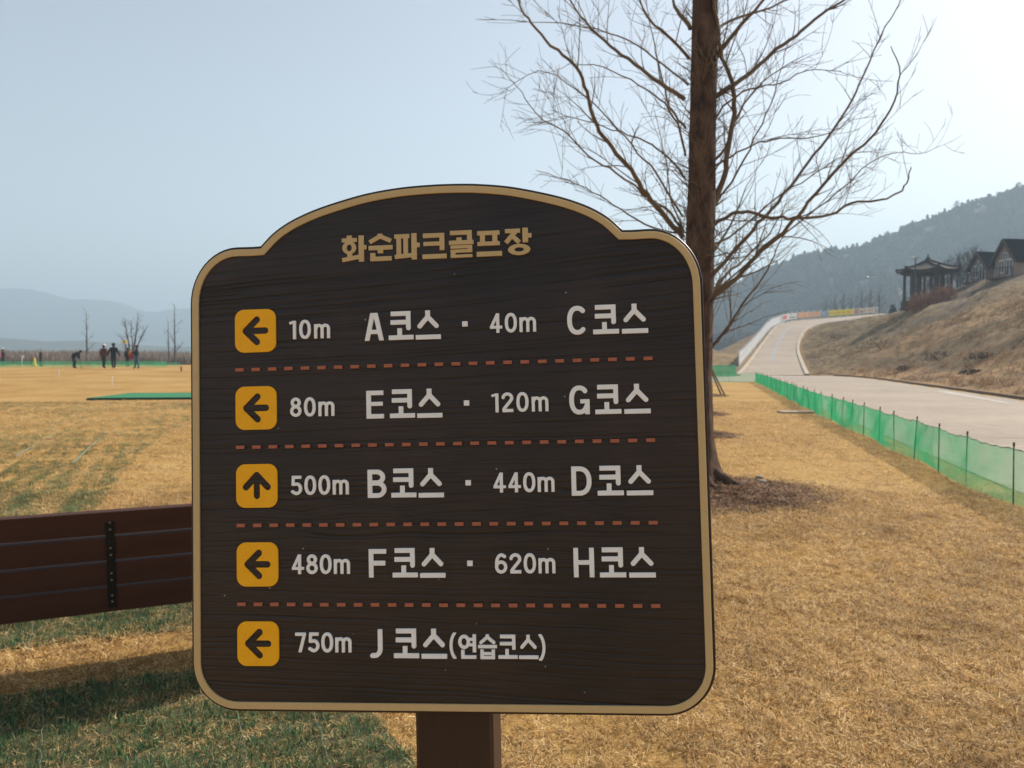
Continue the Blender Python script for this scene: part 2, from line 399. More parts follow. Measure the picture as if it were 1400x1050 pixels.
# ------------------------------------------------------------------ scattering of uncountable growth: one object holds its own clumps and points
def scatter(name, variants, P, rot, scl, tint, mtl, label=None):
    Vs = []; Fs = []; vk = []; rn = []; k0 = 0
    for k, (V, F, r) in enumerate(variants):
        Vs.append(V); Fs.append(np.asarray(F) + k0); vk.append(np.full(len(V), k)); rn.append(r); k0 += len(V)
    n = len(P)
    Vs.append(P); vk.append(np.full(n, 99)); rn.append(np.zeros(n))
    V = np.concatenate(Vs); F = np.concatenate(Fs); nv = len(V) - n
    z = lambda a, w=1: np.concatenate([np.zeros((nv, w)) if w > 1 else np.zeros(nv), a])
    o = np_mesh(name, V, F, mtl, attrs={
        'rnd': ('FLOAT', np.concatenate(rn)), 'tint': ('FLOAT', z(tint)), 'scl': ('FLOAT', z(scl)), 'rot': ('FLOAT_VECTOR', z(rot, 3))})
    for an, data in (('vk', np.concatenate(vk)), ('pick', np.concatenate([np.zeros(nv), rng.integers(0, len(variants), n)]))):
        a = o.data.attributes.new(an, 'INT', 'POINT'); a.data.foreach_set('value', data.astype(np.int32))
    g = bpy.data.node_groups.new(name, 'GeometryNodeTree')
    g.interface.new_socket('Geometry', in_out='INPUT', socket_type='NodeSocketGeometry')
    g.interface.new_socket('Geometry', in_out='OUTPUT', socket_type='NodeSocketGeometry')
    N = g.nodes; L = g.links
    gi = N.new('NodeGroupInput'); go = N.new('NodeGroupOutput'); jn = N.new('GeometryNodeJoinGeometry')
    def attr(an, ty):
        a = N.new('GeometryNodeInputNamedAttribute'); a.data_type = ty; a.inputs[0].default_value = an; return a.outputs[0]
    vka = attr('vk', 'INT')
    def sep(k):
        c = N.new('FunctionNodeCompare'); c.data_type = 'INT'; c.operation = 'EQUAL'
        L.new(vka, c.inputs[2]); c.inputs[3].default_value = k
        s = N.new('GeometryNodeSeparateGeometry'); s.domain = 'POINT'
        L.new(gi.outputs[0], s.inputs[0]); L.new(c.outputs[0], s.inputs[1]); return s.outputs[0]
    for k in range(len(variants)):
        ti = N.new('GeometryNodeGeometryToInstance'); L.new(sep(k), ti.inputs[0]); L.new(ti.outputs[0], jn.inputs[0])
    mp = N.new('GeometryNodeMeshToPoints'); L.new(sep(99), mp.inputs[0])
    ip = N.new('GeometryNodeInstanceOnPoints'); L.new(mp.outputs[0], ip.inputs['Points']); L.new(jn.outputs[0], ip.inputs['Instance'])
    ip.inputs['Pick Instance'].default_value = True
    L.new(attr('pick', 'INT'), ip.inputs['Instance Index'])
    er = N.new('FunctionNodeEulerToRotation'); L.new(attr('rot', 'FLOAT_VECTOR'), er.inputs[0]); L.new(er.outputs[0], ip.inputs['Rotation'])
    L.new(attr('scl', 'FLOAT'), ip.inputs['Scale'])
    L.new(ip.outputs[0], go.inputs[0])
    md = o.modifiers.new('scatter', 'NODES'); md.node_group = g
    return tag(o, label, kind='stuff')

def blades(nb, rad, Lr, wr, el, curl, rg, zlift=0.0):
    """a clump of curved strips; returns V, F, rnd"""
    a = rg.random(nb) * 2 * np.pi; r = np.sqrt(rg.random(nb)) * rad
    bx = r * np.cos(a); by = r * np.sin(a)
    L = rg.uniform(*Lr, nb); w = rg.uniform(*wr, nb); ph = rg.random(nb) * 2 * np.pi
    e0 = rg.uniform(*el, nb); cu = rg.uniform(*curl, nb); tw = rg.uniform(-.9, .9, nb)
    P = np.zeros((nb, 4, 3)); P[:, 0] = np.stack([bx, by, np.full(nb, zlift)], 1)
    d = np.stack([np.cos(ph) * np.cos(e0), np.sin(ph) * np.cos(e0), np.sin(e0)], 1)
    for s in range(1, 4):
        e = e0 - cu * s / 3; p2 = ph + tw * s / 3
        d = np.stack([np.cos(p2) * np.cos(e), np.sin(p2) * np.cos(e), np.sin(e)], 1)
        P[:, s] = P[:, s - 1] + d * (L / 3)[:, None]
    P[:, :, 2] = np.maximum(P[:, :, 2], .001)
    sdv = np.stack([-np.sin(ph + rg.uniform(-.6, .6, nb)), np.cos(ph), rg.uniform(-.4, .4, nb)], 1); sdv /= np.linalg.norm(sdv, axis=1)[:, None]
    W = np.array([.8, 1, .75, .15])[None, :, None] * (w / 2)[:, None, None] * sdv[:, None, :]
    V = np.stack([P - W, P + W], 2).reshape(nb * 8, 3)
    b0 = (np.arange(nb) * 8)[:, None]
    q = np.array([[0, 1, 3, 2], [2, 3, 5, 4], [4, 5, 7, 6]])
    F = (b0[:, None, :] + q[None]).reshape(-1, 4)
    return V, F, np.repeat(rg.random(nb), 8)

def straw_mat(name, dry, green=None, rough=.6, transl=.3):
    m, nt, N, L, b = mat(name)
    a = N.new('ShaderNodeAttribute'); a.attribute_name = 'rnd'
    r = ramp(N, dry); L.new(a.outputs['Fac'], r.inputs[0]); col = r.outputs[0]
    t = N.new('ShaderNodeAttribute'); t.attribute_type = 'INSTANCER'; t.attribute_name = 'tint'
    if green:
        r2 = ramp(N, green); L.new(a.outputs['Fac'], r2.inputs[0])
        mx = N.new('ShaderNodeMix'); mx.data_type = 'RGBA'; L.new(t.outputs['Fac'], mx.inputs[0]); L.new(col, mx.inputs[6]); L.new(r2.outputs[0], mx.inputs[7]); col = mx.outputs[2]
    gp_ = N.new('ShaderNodeNewGeometry'); np_ = noise(N, L, 1.3, 5, .7, gp_.outputs['Position']); rp_ = ramp(N, [(.32, (.62, .56, .50)), (.5, (1, 1, 1)), (.68, (1.18, 1.2, 1.22))]); L.new(np_.outputs[0], rp_.inputs[0])
    mm_ = N.new('ShaderNodeMix'); mm_.data_type = 'RGBA'; mm_.blend_type = 'MULTIPLY'; mm_.inputs[0].default_value = .8; L.new(col, mm_.inputs[6]); L.new(rp_.outputs[0], mm_.inputs[7]); col = mm_.outputs[2]
    L.new(col, b.inputs['Base Color']); b.inputs['Roughness'].default_value = rough; b.inputs['Specular IOR Level'].default_value = .25
    tr = N.new('ShaderNodeBsdfTranslucent'); ms = N.new('ShaderNodeMixShader'); ms.inputs[0].default_value = transl
    L.new(col, tr.inputs[0]); L.new(b.outputs[0], ms.inputs[1]); L.new(tr.outputs[0], ms.inputs[2]); L.new(ms.outputs[0], N['Material Output'].inputs['Surface'])
    return m

# ------------------------------------------------------------------ hills
def hill_mesh(name, crest, d0, d1, base, mtl, seed, amp, step, back=250, xpad=0):
    X = np.array([(x - 700) / FPX * d1 for x, y in crest]); H = np.array([1.5 + (488 - y) / FPX * d1 for x, y in crest])
    gx = np.arange(X[0], X[-1] + step, step); gyv = np.arange(d0, d1 + back, step)
    A, B = np.meshgrid(gx, gyv); Hc = np.interp(A, X, H)
    t = (B - d0) / (d1 - d0); prof = np.where(t < 1, sstep(t * .5 + .0) * 2 * .5 + .5 * t, 1 - .3 * sstep((t - 1) * 1.2))
    prof = np.clip(prof, 0, 1)
    rg_ = 1 - np.abs(2 * fbm(A / amp[0] + seed, B / amp[0] * .6 + seed, 4) - .93) * 1.4
    Z = base + (Hc - base) * prof * (1 - .35 * (1 - rg_) * np.where(t < 1, 1 - t ** 6, .2))
    Z = Z + (fbm(A / amp[1], B / amp[1] + seed) - .47) * amp[2]
    o = np_mesh(name, np.stack([A.ravel(), B.ravel(), Z.ravel()], 1), grid_faces(len(gyv), len(gx)), mtl, smooth=True)
    tag(o, kind='structure')
    def hz_(x, y):
        ix = np.clip(((x - gx[0]) / step).round().astype(int), 0, len(gx) - 1); iy = np.clip(((y - d0) / step).round().astype(int), 0, len(gyv) - 1)
        return Z[iy, ix]
    return o, hz_
M_forest = simple('winter_forest_floor', (.05, .05, .035), (.085, .07, .05), .05, .95, 0)
M_far = simple('far_mountain_forest', (.05, .06, .045), (.09, .085, .06), .01, .95, 0)
HR = 560.
crest = [(880, 462), (960, 440), (1000, 412), (1040, 381), (1100, 358), (1180, 341), (1240, 324), (1300, 297), (1350, 279), (1400, 266), (1480, 248), (1600, 235), (1800, 230), (2100, 250)]
hill_r, hz_r = hill_mesh('wooded_hill', crest, 300, HR, 2, M_forest, 3, (90, 30, 5), 9.0, 260)
far_crest = [(-900, 380), (-500, 360), (-200, 402), (-60, 398), (0, 394), (40, 394), (70, 403), (110, 410), (150, 412), (168, 418), (185, 425), (215, 426), (240, 421), (258, 421), (330, 412), (450, 425), (600, 440), (800, 455), (1000, 470)]
hill_mesh('far_mountain', far_crest, 1500, 2200, 0, M_far, 8, (300, 60, 16), 26.0, 500)
low_crest = [(-600, 470), (-200, 462), (0, 463), (60, 466), (110, 464), (160, 471), (258, 474), (400, 472), (700, 474), (960, 476)]
hill_mesh('low_ridge', low_crest, 700, 900, 0, M_far, 5, (120, 30, 6), 16.0, 160)

# forest on the near hill: crowns of many small leaf and twig faces
def crown(rg, kind):
    n = 90; 
    if kind == 'pine':
        h = rg.random(n) ** .8; r = (1 - h) * 2.3 * rg.uniform(.45, 1, n) + .15; a = rg.random(n) * 6.28
        P = np.stack([r * np.cos(a), r * np.sin(a), 1.5 + h * 7.5], 1); s = .9
    else:
        u = rg.normal(size=(n, 3)); u /= np.linalg.norm(u, axis=1)[:, None]; rr = rg.random(n) ** .4
        P = u * rr[:, None] * np.array([3.0, 3.0, 2.6]) + np.array([0, 0, 4.6]); s = 1.0
    U = rg.normal(size=(n, 3)); U /= np.linalg.norm(U, axis=1)[:, None]
    Wv = np.cross(U, rg.normal(size=(n, 3))); Wv /= np.linalg.norm(Wv, axis=1)[:, None]
    sz = rg.uniform(.5, 1.1, n)[:, None] * s
    V = np.stack([P - U * sz - Wv * sz * .5, P + U * sz - Wv * sz * .6, P + U * sz * .8 + Wv * sz * .7, P - U * sz * .7 + Wv * sz * .5], 1).reshape(-1, 3)
    F = np.arange(n * 4).reshape(n, 4)
    return V, F, np.repeat(rg.random(n), 4)
M_crowns = straw_mat('forest_crowns', [(0, (.03, .042, .024)), (.5, (.045, .055, .032)), (1, (.06, .065, .04))],
                     [(0, (.085, .068, .052)), (1, (.13, .105, .08))], .95, .15)
n = 9500
fx = rng.uniform(85, 620, n); fy = rng.uniform(310, 690, n)
m_ = (fx / fy > .2) & (fx / fy < .86); fx, fy = fx[m_], fy[m_]; n = len(fx)
fz = hz_r(fx, fy)
scatter('forest', [crown(rng, k) for k in ('pine', 'round', 'pine', 'round', 'round')], np.stack([fx, fy, fz - .5], 1),
        np.stack([np.zeros(n), np.zeros(n), rng.random(n) * 6.28], 1), rng.uniform(.55, 1.05, n), (fbm(fx / 50, fy / 50) > .5) * .75 + rng.random(n) * .25, M_crowns)

# reeds and scrub behind the playing field
M_reed = straw_mat('dry_reeds', [(0, (.22, .17, .14)), (1, (.32, .26, .21))], None, .9, .2)
n = 9000
ry = rng.uniform(104, 175, n); rx = rng.uniform(-.95, .05, n) * ry
rz = Zt(rx, ry, False)
scatter('reed_bed', [blades(26, .8, (.9, 1.7), (.05, .12), (1.1, 1.55), (-.1, .5), rng) for _ in range(4)], np.stack([rx, ry, rz], 1),
        np.stack([np.zeros(n), np.zeros(n), rng.random(n) * 6.28], 1), rng.uniform(.75, 1.25, n) * (.8 + .5 * vnoise(rx / 8, ry / 8)), rng.random(n), M_reed)

# ------------------------------------------------------------------ trees
M_bark = simple('tree_bark', (.17, .105, .072), (.028, .019, .015), 13, .95, 1.0, 26, (1, 1, .35), .1, detail=9)
M_twig = simple('twig_bark', (.21, .15, .095), (.12, .085, .055), 2, .85, 0, spec=.2)
M_farbark = simple('grey_tree_bark', (.10, .085, .075), (.06, .05, .045), 2, .9, 0)
class Tubes:
    """fast thin tubes"""
    def __init__(s, n=4): s.V = []; s.F = []; s.k = 0; s.n = n
    def add(s, P, r, n=None):
        n = n or s.n; P = np.asarray(P, float); m = len(P); r = np.asarray(r)
        T = np.gradient(P, axis=0); T /= np.linalg.norm(T, axis=1)[:, None] + 1e-9
        a = np.array([.31, -.22, .92]) if abs(T[0] @ np.array([.31, -.22, .92])) < .85 else np.array([1., .2, 0])
        U = np.cross(T, a); U /= np.linalg.norm(U, axis=1)[:, None] + 1e-9; W = np.cross(T, U)
        an = np.arange(n) * 2 * np.pi / n
        V = P[:, None] + r[:, None, None] * (np.cos(an)[None, :, None] * U[:, None] + np.sin(an)[None, :, None] * W[:, None])
        s.V.append(V.reshape(-1, 3)); i, j = np.meshgrid(np.arange(m - 1), np.arange(n), indexing='ij'); i = i.ravel(); j = j.ravel(); j2 = (j + 1) % n
        s.F.append(np.stack([i * n + j, i * n + j2, (i + 1) * n + j2, (i + 1) * n + j], 1) + s.k); s.k += m * n
    def build(s, name, m, parent=None): return np_mesh(name, np.concatenate(s.V), np.concatenate(s.F), m, parent, smooth=True)
def smooth_path(P, n):
    P = np.asarray(P, float); m = len(P); out = []
    for i in range(m - 1):
        p0 = P[max(i - 1, 0)]; p1 = P[i]; p2 = P[i + 1]; p3 = P[min(i + 2, m - 1)]
        for k in range(n):
            t = k / n; out.append(.5 * (2 * p1 + (p2 - p0) * t + (2 * p0 - 5 * p1 + 4 * p2 - p3) * t * t + (3 * p1 - p0 - 3 * p2 + p3) * t ** 3))
    out.append(P[-1]); return np.array(out)
def grow(tb, P, r0, r1, rg, level, L, dens_, upb=.25, mn=.0022, spread=.9, t0=.08):
    """side shoots along polyline P"""
    m = len(P); seg = np.linalg.norm(np.diff(P, axis=0), axis=1); S = np.concatenate([[0], np.cumsum(seg)]); tot = S[-1]
    k = max(1, int(tot * dens_ * rg.uniform(.8, 1.2)))
    for _ in range(k):
        u = t0 + (1 - t0) * rg.random() ** .9; s_ = u * tot
        i = min(np.searchsorted(S, s_, 'right') - 1, m - 2); f = (s_ - S[i]) / max(seg[i], 1e-6)
        p = P[i] + (P[i + 1] - P[i]) * f; T = (P[i + 1] - P[i]) / max(seg[i], 1e-6)
        pr = np.cross(T, rg.normal(size=3)); pr /= np.linalg.norm(pr) + 1e-9
        d = T * rg.uniform(.45, 1.0) + pr * spread * rg.uniform(.6, 1.1) + np.array([0, 0, upb]); d /= np.linalg.norm(d)
        l = L * rg.uniform(.35, 1.1) * (1 - .55 * u); q = max(4, int(l / .12)); q = min(q, 9)
        pts = [p]; c = rg.normal(size=3) * .17
        for j in range(q):
            d = d + c * .5 + rg.normal(size=3) * .065 + np.array([0, 0, .035]); d /= np.linalg.norm(d); pts.append(pts[-1] + d * l / q)
        pts = np.array(pts); rr = max(mn, (r0 + (r1 - r0) * u) * rg.uniform(.35, .6))
        tb.add(pts, np.linspace(rr, mn * .7, q + 1), 3 if level < 2 else 4)
        if level > 1: grow(tb, pts, rr, mn, rg, level - 1, L * .5, dens_ * 1.15, upb, mn, spread, .15)

tree = empty('bare_tree', (float(pix(950, 640, 8.56).x), 8.5, 0), label='large leafless tree with dark trunk rising behind the right edge of the sign', cat='tree')
T0 = tree.location.copy(); D1 = 8.56
def rel(p): return np.array(p) - np.array(T0)
# trunk with a fluted, flaring base
tz = [0.0, .08, .2, .38, .6, .9, 1.3, 1.9, 2.6, 3.2, 4.0, 5.0, 6.2, 7.6, 9.2, 11.0]
tx = {0: 952, 1.3: 950, 2.6: 953, 3.2: 955, 4: 956, 5.5: 958.5, 7.6: 960, 11: 961}
cxs = np.interp(tz, list(tx), list(tx.values())); trr = np.interp(tz, [0, .08, .2, .38, .6, .9, 1.3, 2.6, 3.2, 4, 5.2, 7.6, 11], [.46, .36, .27, .215, .19, .175, .165, .155, .148, .142, .138, .09, .02])
tv = []; nseg = 26
zz = np.concatenate([np.linspace(0, .9, 16), np.linspace(1.0, 11, 70)])
cc = (np.interp(zz, tz, cxs) - 700) / FPX * D1 - T0.x; rrr = np.interp(zz, tz, trr)
an = np.arange(nseg) * 2 * np.pi / nseg
V = []
for z_, c_, r_ in zip(zz, cc, rrr):
    fl = max(0, 1 - z_ / .7) ** 1.5
    lobes = 1 + fl * (.28 * np.cos(an * 5 + .6) + .14 * np.cos(an * 3 + 2)) + .035 * np.cos(an * 7 + z_ * .7) + .05 * (vnoise(an * 3.2, np.full(nseg, z_ * 3.0)) - .5) + .05 * (vnoise(an * 1.5 + 40, np.full(nseg, z_ * 9.0)) - .5)
    V.append(np.stack([c_ + r_ * lobes * np.cos(an), r_ * lobes * np.sin(an), np.full(nseg, z_)], 1))
V = np.concatenate(V); i, j = np.meshgrid(np.arange(len(zz) - 1), np.arange(nseg), indexing='ij'); i = i.ravel(); j = j.ravel(); j2 = (j + 1) % nseg
np_mesh('trunk', V, np.stack([i * nseg + j, i * nseg + j2, (i + 1) * nseg + j2, (i + 1) * nseg + j], 1), M_bark, tree, smooth=True)
# roots breaking the surface
for a, l, rr in ((-.15, .55, .05), (-.75, .75, .055), (.5, .45, .045), (-1.5, .6, .05), (2.6, .5, .05), (-2.4, .6, .05), (1.7, .5, .04)):
    tb = Tubes(7); q = 7; pts = []
    for k in range(q):
        t = k / (q - 1); aa = a + .35 * t * math.sin(a * 7); pts.append([cc[0] + math.cos(aa) * (.16 + l * t), math.sin(aa) * (.16 + l * t), .20 * (1 - t) ** 2 + .055 - .06 * t])
    tb.add(pts, np.linspace(rr * 1.5, .014, q)); tb.build('root', M_bark, tree)
def crop(pts): return [(640 + x / 2.059, y / 2.059) for x, y in pts]
# limbs, measured in the photograph: path, depth drift toward the far end, base radius, tip radius, shoot density
LIMBS = [
 ([(606, 670), (545, 600), (490, 530), (460, 480), (405, 415), (360, 355), (335, 260), (305, 190), (250, 145), (190, 80), (150, 20), (125, -60)], -.9, .034, .013),
 ([(610, 280), (540, 235), (470, 180), (400, 130), (340, 70), (300, 20), (265, -60)], .6, .030, .010),
 ([(608, 650), (560, 590), (510, 560), (420, 490), (340, 440), (270, 370), (200, 330), (150, 260), (90, 190)], .9, .020, .005),
 ([(612, 440), (590, 350), (540, 280), (480, 240), (380, 190), (280, 180)], -.5, .017, .005),
 ([(676, 640), (690, 580), (720, 500), (735, 400), (750, 290), (740, 220), (710, 140), (705, 60), (690, 10), (700, -60)], -.35, .034, .020),
 ([(672, 290), (740, 245), (800, 200), (870, 140), (940, 85), (1010, 30), (1060, 0), (1120, -50)], .7, .032, .014),
 ([(672, 645), (720, 615), (770, 595), (850, 610), (920, 612), (1020, 605), (1080, 570), (1150, 565), (1210, 545), (1240, 505), (1246, 470)], -.9, .026, .008),
 ([(674, 800), (720, 740), (800, 650), (870, 570), (940, 480), (1010, 390), (1070, 300), (1110, 220), (1150, 120), (1200, 30), (1230, -20)], 1.0, .030, .007),
 ([(676, 838), (760, 780), (830, 700), (900, 640), (960, 570), (1050, 460), (1130, 390), (1190, 310), (1215, 210), (1190, 130)], -1.1, .036, .006),
 ([(672, 470), (720, 420), (760, 330), (800, 260), (870, 200), (960, 150)], .8, .024, .005),
 ([(676, 195), (720, 130), (780, 60), (830, 0), (860, -60)], -.6, .030, .014),
 ([(676, 838), (730, 770), (790, 720), (860, 640), (900, 560)], 1.2, .024, .006),
 ([(626, 80), (590, 30), (575, -30)], .3, .028, .016),
 ([(622, 165), (560, 100), (500, 40), (480, -30)], -.4, .020, .010),
 ([(604, 610), (540, 500), (480, 430), (400, 340), (300, 250), (200, 200), (90, 265)], .4, .016, .004),
 ([(674, 610), (760, 480), (800, 400), (850, 300), (880, 200), (900, 120)], .5, .016, .005),
 ([(676, 835), (900, 650), (1040, 540), (1130, 460), (1210, 430), (1290, 430), (1390, 380)], 1.5, .014, .003),
 ([(672, 480), (740, 440), (820, 400), (900, 390), (1000, 380), (1090, 330)], -.9, .015, .004),
 ([(608, 500), (560, 440), (500, 400), (430, 370), (330, 340), (230, 310)], -1.0, .015, .004),
 ([(604, 640), (570, 560), (560, 470), (540, 380), (520, 300)], 1.2, .014, .004),
 ([(612, 360), (570, 300), (540, 200), (520, 100), (500, 0)], 1.2, .018, .006),
 ([(676, 370), (720, 300), (790, 250), (860, 240), (950, 200), (1050, 200)], -1.3, .015, .004),
 ([(620, 240), (520, 160), (420, 100), (300, 70), (150, 60), (20, 55)], .9, .015, .003),
 ([(676, 100), (740, 60), (850, 20), (1000, -40)], 1.0, .022, .010),
 ([(674, 700), (760, 650), (860, 560), (960, 500), (1060, 440), (1180, 420)], .3, .016, .004),
 ([(676, 985), (700, 960), (740, 910), (770, 860), (830, 780), (870, 700), (900, 640)], .4, .026, .006),
 ([(676, 960), (690, 880), (700, 800), (760, 700), (800, 640)], .9, .014, .004),
 ([(676, 985), (730, 930), (740, 870), (735, 800), (740, 720)], -.8, .014, .004),
 ([(604, 660), (520, 640), (430, 590), (350, 540), (260, 500), (190, 480)], -.8, .014, .004),
]
for li, (pts, drift, r0, r1) in enumerate(LIMBS):
    pp = crop(pts); m_ = len(pp)
    P = [rel(pix(x, y, D1 + drift * (k / (m_ - 1)) * 1.1)) for k, (x, y) in enumerate(pp)]
    P = smooth_path(P, 4); q = len(P); P[1:-1] += rng.normal(size=(q - 2, 3)) * .007
    ln = np.linalg.norm(np.diff(P, axis=0), axis=1).sum()
    tb = Tubes(6); tt = np.linspace(0, 1, q); tb.add(P, r0 * .66 * (1 - tt) ** .9 + r1 * .62, 7)
    grow(tb, P, r0 * .6, r1 * .8, rng, 2, 1.0, 5.4, .24, .0027, .8)
    tb.build('branch', M_twig, tree)
# short shoots close to the trunk
tb = Tubes(3)
P = np.array([[c_, 0, z_] for c_, z_ in zip(cc, zz) if 2.0 < z_ < 6.6])
grow(tb, P, .022, .016, rng, 2, .9, 17, .1, .0029, 1.3, 0)
tag(tb.build('twig', M_twig, tree), kind='stuff')

def bare(name, rg, H, r, nl, mtl, L0, lean=.05, t0=.22, fork=0, dens_=2.0, mn=.004, up=.5, lev=2):
    """generic leafless tree: trunk + crown of branches"""
    root = bpy.data.objects.new(name, None); link(root)
    tr_ = Tubes(8); q = 9; z_ = np.linspace(0, H, q); P = np.stack([np.cumsum(rg.normal(size=q) * lean * H / q), np.cumsum(rg.normal(size=q) * lean * H / q), z_], 1); P[0, :2] = 0
    tr_.add(P, r * (1 - z_ / H) ** .8 + mn * 1.5); tr_.build('trunk', mtl, root)
    cr = Tubes(3)
    for k in range(nl):
        u = t0 + (1 - t0) * (k + rg.random()) / nl; i = min(int(u * (q - 1)), q - 2); p = P[i] + (P[i + 1] - P[i]) * (u * (q - 1) - i)
        a = k * 2.4 + rg.uniform(-.5, .5); e = rg.uniform(.35, .8) * up * 2; l = L0 * (1.15 - u) * rg.uniform(.7, 1.2); n_ = 7; pts = [p]
        d = np.array([math.cos(a) * math.cos(e), math.sin(a) * math.cos(e), math.sin(e)])
        for j in range(n_): d = d + rg.normal(size=3) * .12 + np.array([0, 0, .06]); d /= np.linalg.norm(d); pts.append(pts[-1] + d * l / n_)
        rr = max(mn, r * (1.1 - u) * .5); cr.add(np.array(pts), np.linspace(rr, mn, n_ + 1), 4)
        grow(cr, np.array(pts), rr, mn, rg, lev, L0 * .42, dens_, .3, mn, .8)
    cr.build('crown', mtl, root); return root
def place(o, x, y, z, rz, s=1.0, label=None, cat='tree', group=None):
    o.location = (x, y, z); o.rotation_euler = (0, 0, rz); o.scale = (s, s, s); return tag(o, label, cat, group)
# row of trees behind the big one
t2 = bare('bare_tree', rng, 8.5, .085, 20, M_twig, 2.2, .008, .28, dens_=2.2, mn=.0035)
place(t2, .2455 * 14.6, 14.6, 0, 1.0, 1, 'leafless tree next in line behind the big trunk, bark mulch at its foot')
t3 = copy_tree(t2); place(t3, .2465 * 20.0, 20.0, 0, 3.0, .95, 'leafless tree third in line behind the big trunk')
t4 = copy_tree(t2); place(t4, .247 * 29.5, 29.5, 0, 4.6, 1.0, 'leafless tree propped by poles with a blue tie, far end of the row')
# props and the blue tie of the fourth tree
M_pole = simple('prop_pole_wood', (.20, .15, .10), (.13, .10, .07), 4, .85)
M_tie = simple('blue_tie', (.03, .09, .42), (.02, .06, .30), 4, .6)
pr = empty('tree_support', (t4.location.x, t4.location.y, 0), label='three slanting timber poles propping the far young tree with a blue band', cat='tree support')
for ax_, ay_ in ((.85, .3), (.72, -.75), (-.8, .1)):
    mb = MB(); mb.tube([(ax_, ay_, 0), (ax_ * .1, ay_ * .1, 1.62)], .032, 7); mb.build('pole', M_pole, pr)
mb = MB(); mb.tube([(0, 0, 1.5), (0, 0, 1.66)], .16, 10); mb.tube([(.1, -.1, 1.5), (.2, -.12, 1.66)], .06, 6); mb.build('band', M_tie, pr)

# far bare trees on the left
fl_trees = [(119.5, 426, 112, 11, .12, 'tall thin leafless tree standing alone left of the walkers'),
            (239.5, 416, 100, 10, .11, 'thin leafless tree rising beside the left edge of the sign'),
            (231, 440, 104, 8, .08, 'smaller thin leafless tree just left of the one by the sign edge')]
for (px, top, d, nl, r, lab) in fl_trees:
    x = (px - 700) / FPX * d; H = 1.5 + (488 - top) / FPX * d - zt1(x, d)
    o = bare('bare_tree', rng, H, r, nl, M_farbark, 2.0, .006, .2, dens_=2.6, mn=.012, up=.6, lev=2); place(o, x, d, zt1(x, d), 0, 1, lab)
# broad many-stemmed tree behind the walkers
x = (180 - 700) / FPX * 84; root = empty('bare_tree', (x, 84, zt1(x, 84)), label='broad leafless tree with several stems behind the walkers', cat='tree')
for k, (pp, r) in enumerate([([(178, 492), (176, 470), (172, 448), (171, 436)], .11), ([(180, 492), (184, 470), (187, 450), (189, 432)], .13), ([(182, 492), (190, 468), (198, 452), (202, 445)], .08), ([(178, 492), (170, 468), (162, 459)], .07), ([(180, 492), (181, 470), (179, 452), (180, 440)], .07)]):
    P = smooth_path([np.array(pix(a, b, 84 + (k - 2) * .3)) - np.array(root.location) for a, b in pp], 4); tb = Tubes(6)
    tb.add(P, np.linspace(r, .02, len(P))); grow(tb, P, r * .5, .02, rng, 2, 1.4, 3.6, .3, .012, .8); tb.build('stem', M_farbark, root)
# ------------------------------------------------------------------ the sign
def c2w(v): return Vector(v[0] * AX[0] + v[1] * AX[1] + v[2] * AX[2])
SU = c2w((0.99558349, -0.02724504, -0.08983999)).normalized()
SW = c2w((-0.02337688, -0.99876543, 0.04383089)).normalized()
SW = (SW - SU * SU.dot(SW)).normalized(); SN = SU.cross(SW).normalized()      # SN faces the reader
SC = CAM + c2w((-0.0843619, 0.08534286, 1.03))
t = SC.z / SW.z; BASE = SC - SW * t; HB = t
sign = empty('direction_sign', BASE, label='dark brown carved wooden course sign with yellow arrow plates on a single post', cat='sign')
sign.rotation_mode = 'QUATERNION'
sign.rotation_quaternion = Matrix((SU, -SN, SW)).transposed().to_quaternion()
def S(u, v, n=0.0): return (u / 1000, -n / 1000, v / 1000 + HB)      # mm on the board -> local metres

# outline in mm, symmetric about u = -10.5
half = [(0, 359.6), (28, 359.0), (55, 357.4), (90, 353.2), (120, 347.2), (163, 335.8), (194, 324.5), (216, 313.5), (234, 301), (250, 285)]
half_s = [tuple(p) for p in smooth_path(np.array([(x, y, 0) for x, y in half]), 4)[:, :2]]
cor = []
Wd = 352.5
for k in range(13):
    a = math.pi / 2 * k / 12; cor.append((Wd - 68 + 68 * math.sin(a), 285 - 78 + 78 * math.cos(a)))
cor.insert(0, (262, 284.6))
bot = []
for k in range(13):
    a = math.pi / 2 * k / 12; bot.append((Wd - 66 + 66 * math.cos(a), -352 + 66 - 66 * math.sin(a)))
rightside = half_s + cor + [(Wd + .0, 100), (Wd + .0, 0), (Wd + .0, -120)] + bot
OUT = [(-10.5 + x, y) for x, y in rightside] + [(-10.5 - x, y) for x, y in reversed(rightside[1:])]
def offset(poly, d):
    n = len(poly); out = []
    for i in range(n):
        p0 = np.array(poly[i - 1]); p1 = np.array(poly[i]); p2 = np.array(poly[(i + 1) % n])
        a = p1 - p0; b = p2 - p1; a = a / np.linalg.norm(a); b = b / np.linalg.norm(b)
        na = np.array([a[1], -a[0]]); nb = np.array([b[1], -b[0]]); m = na + nb; m = m / (m @ m) * 2 if m @ m > .1 else na
        out.append(tuple(p1 + m * d))
    return out           # polygon runs clockwise: (dy,-dx) points inward
OUT = [p for i, p in enumerate(OUT) if i == 0 or math.hypot(p[0] - OUT[i - 1][0], p[1] - OUT[i - 1][1]) > .3]
if math.hypot(OUT[0][0] - OUT[-1][0], OUT[0][1] - OUT[-1][1]) < .3: OUT.pop()

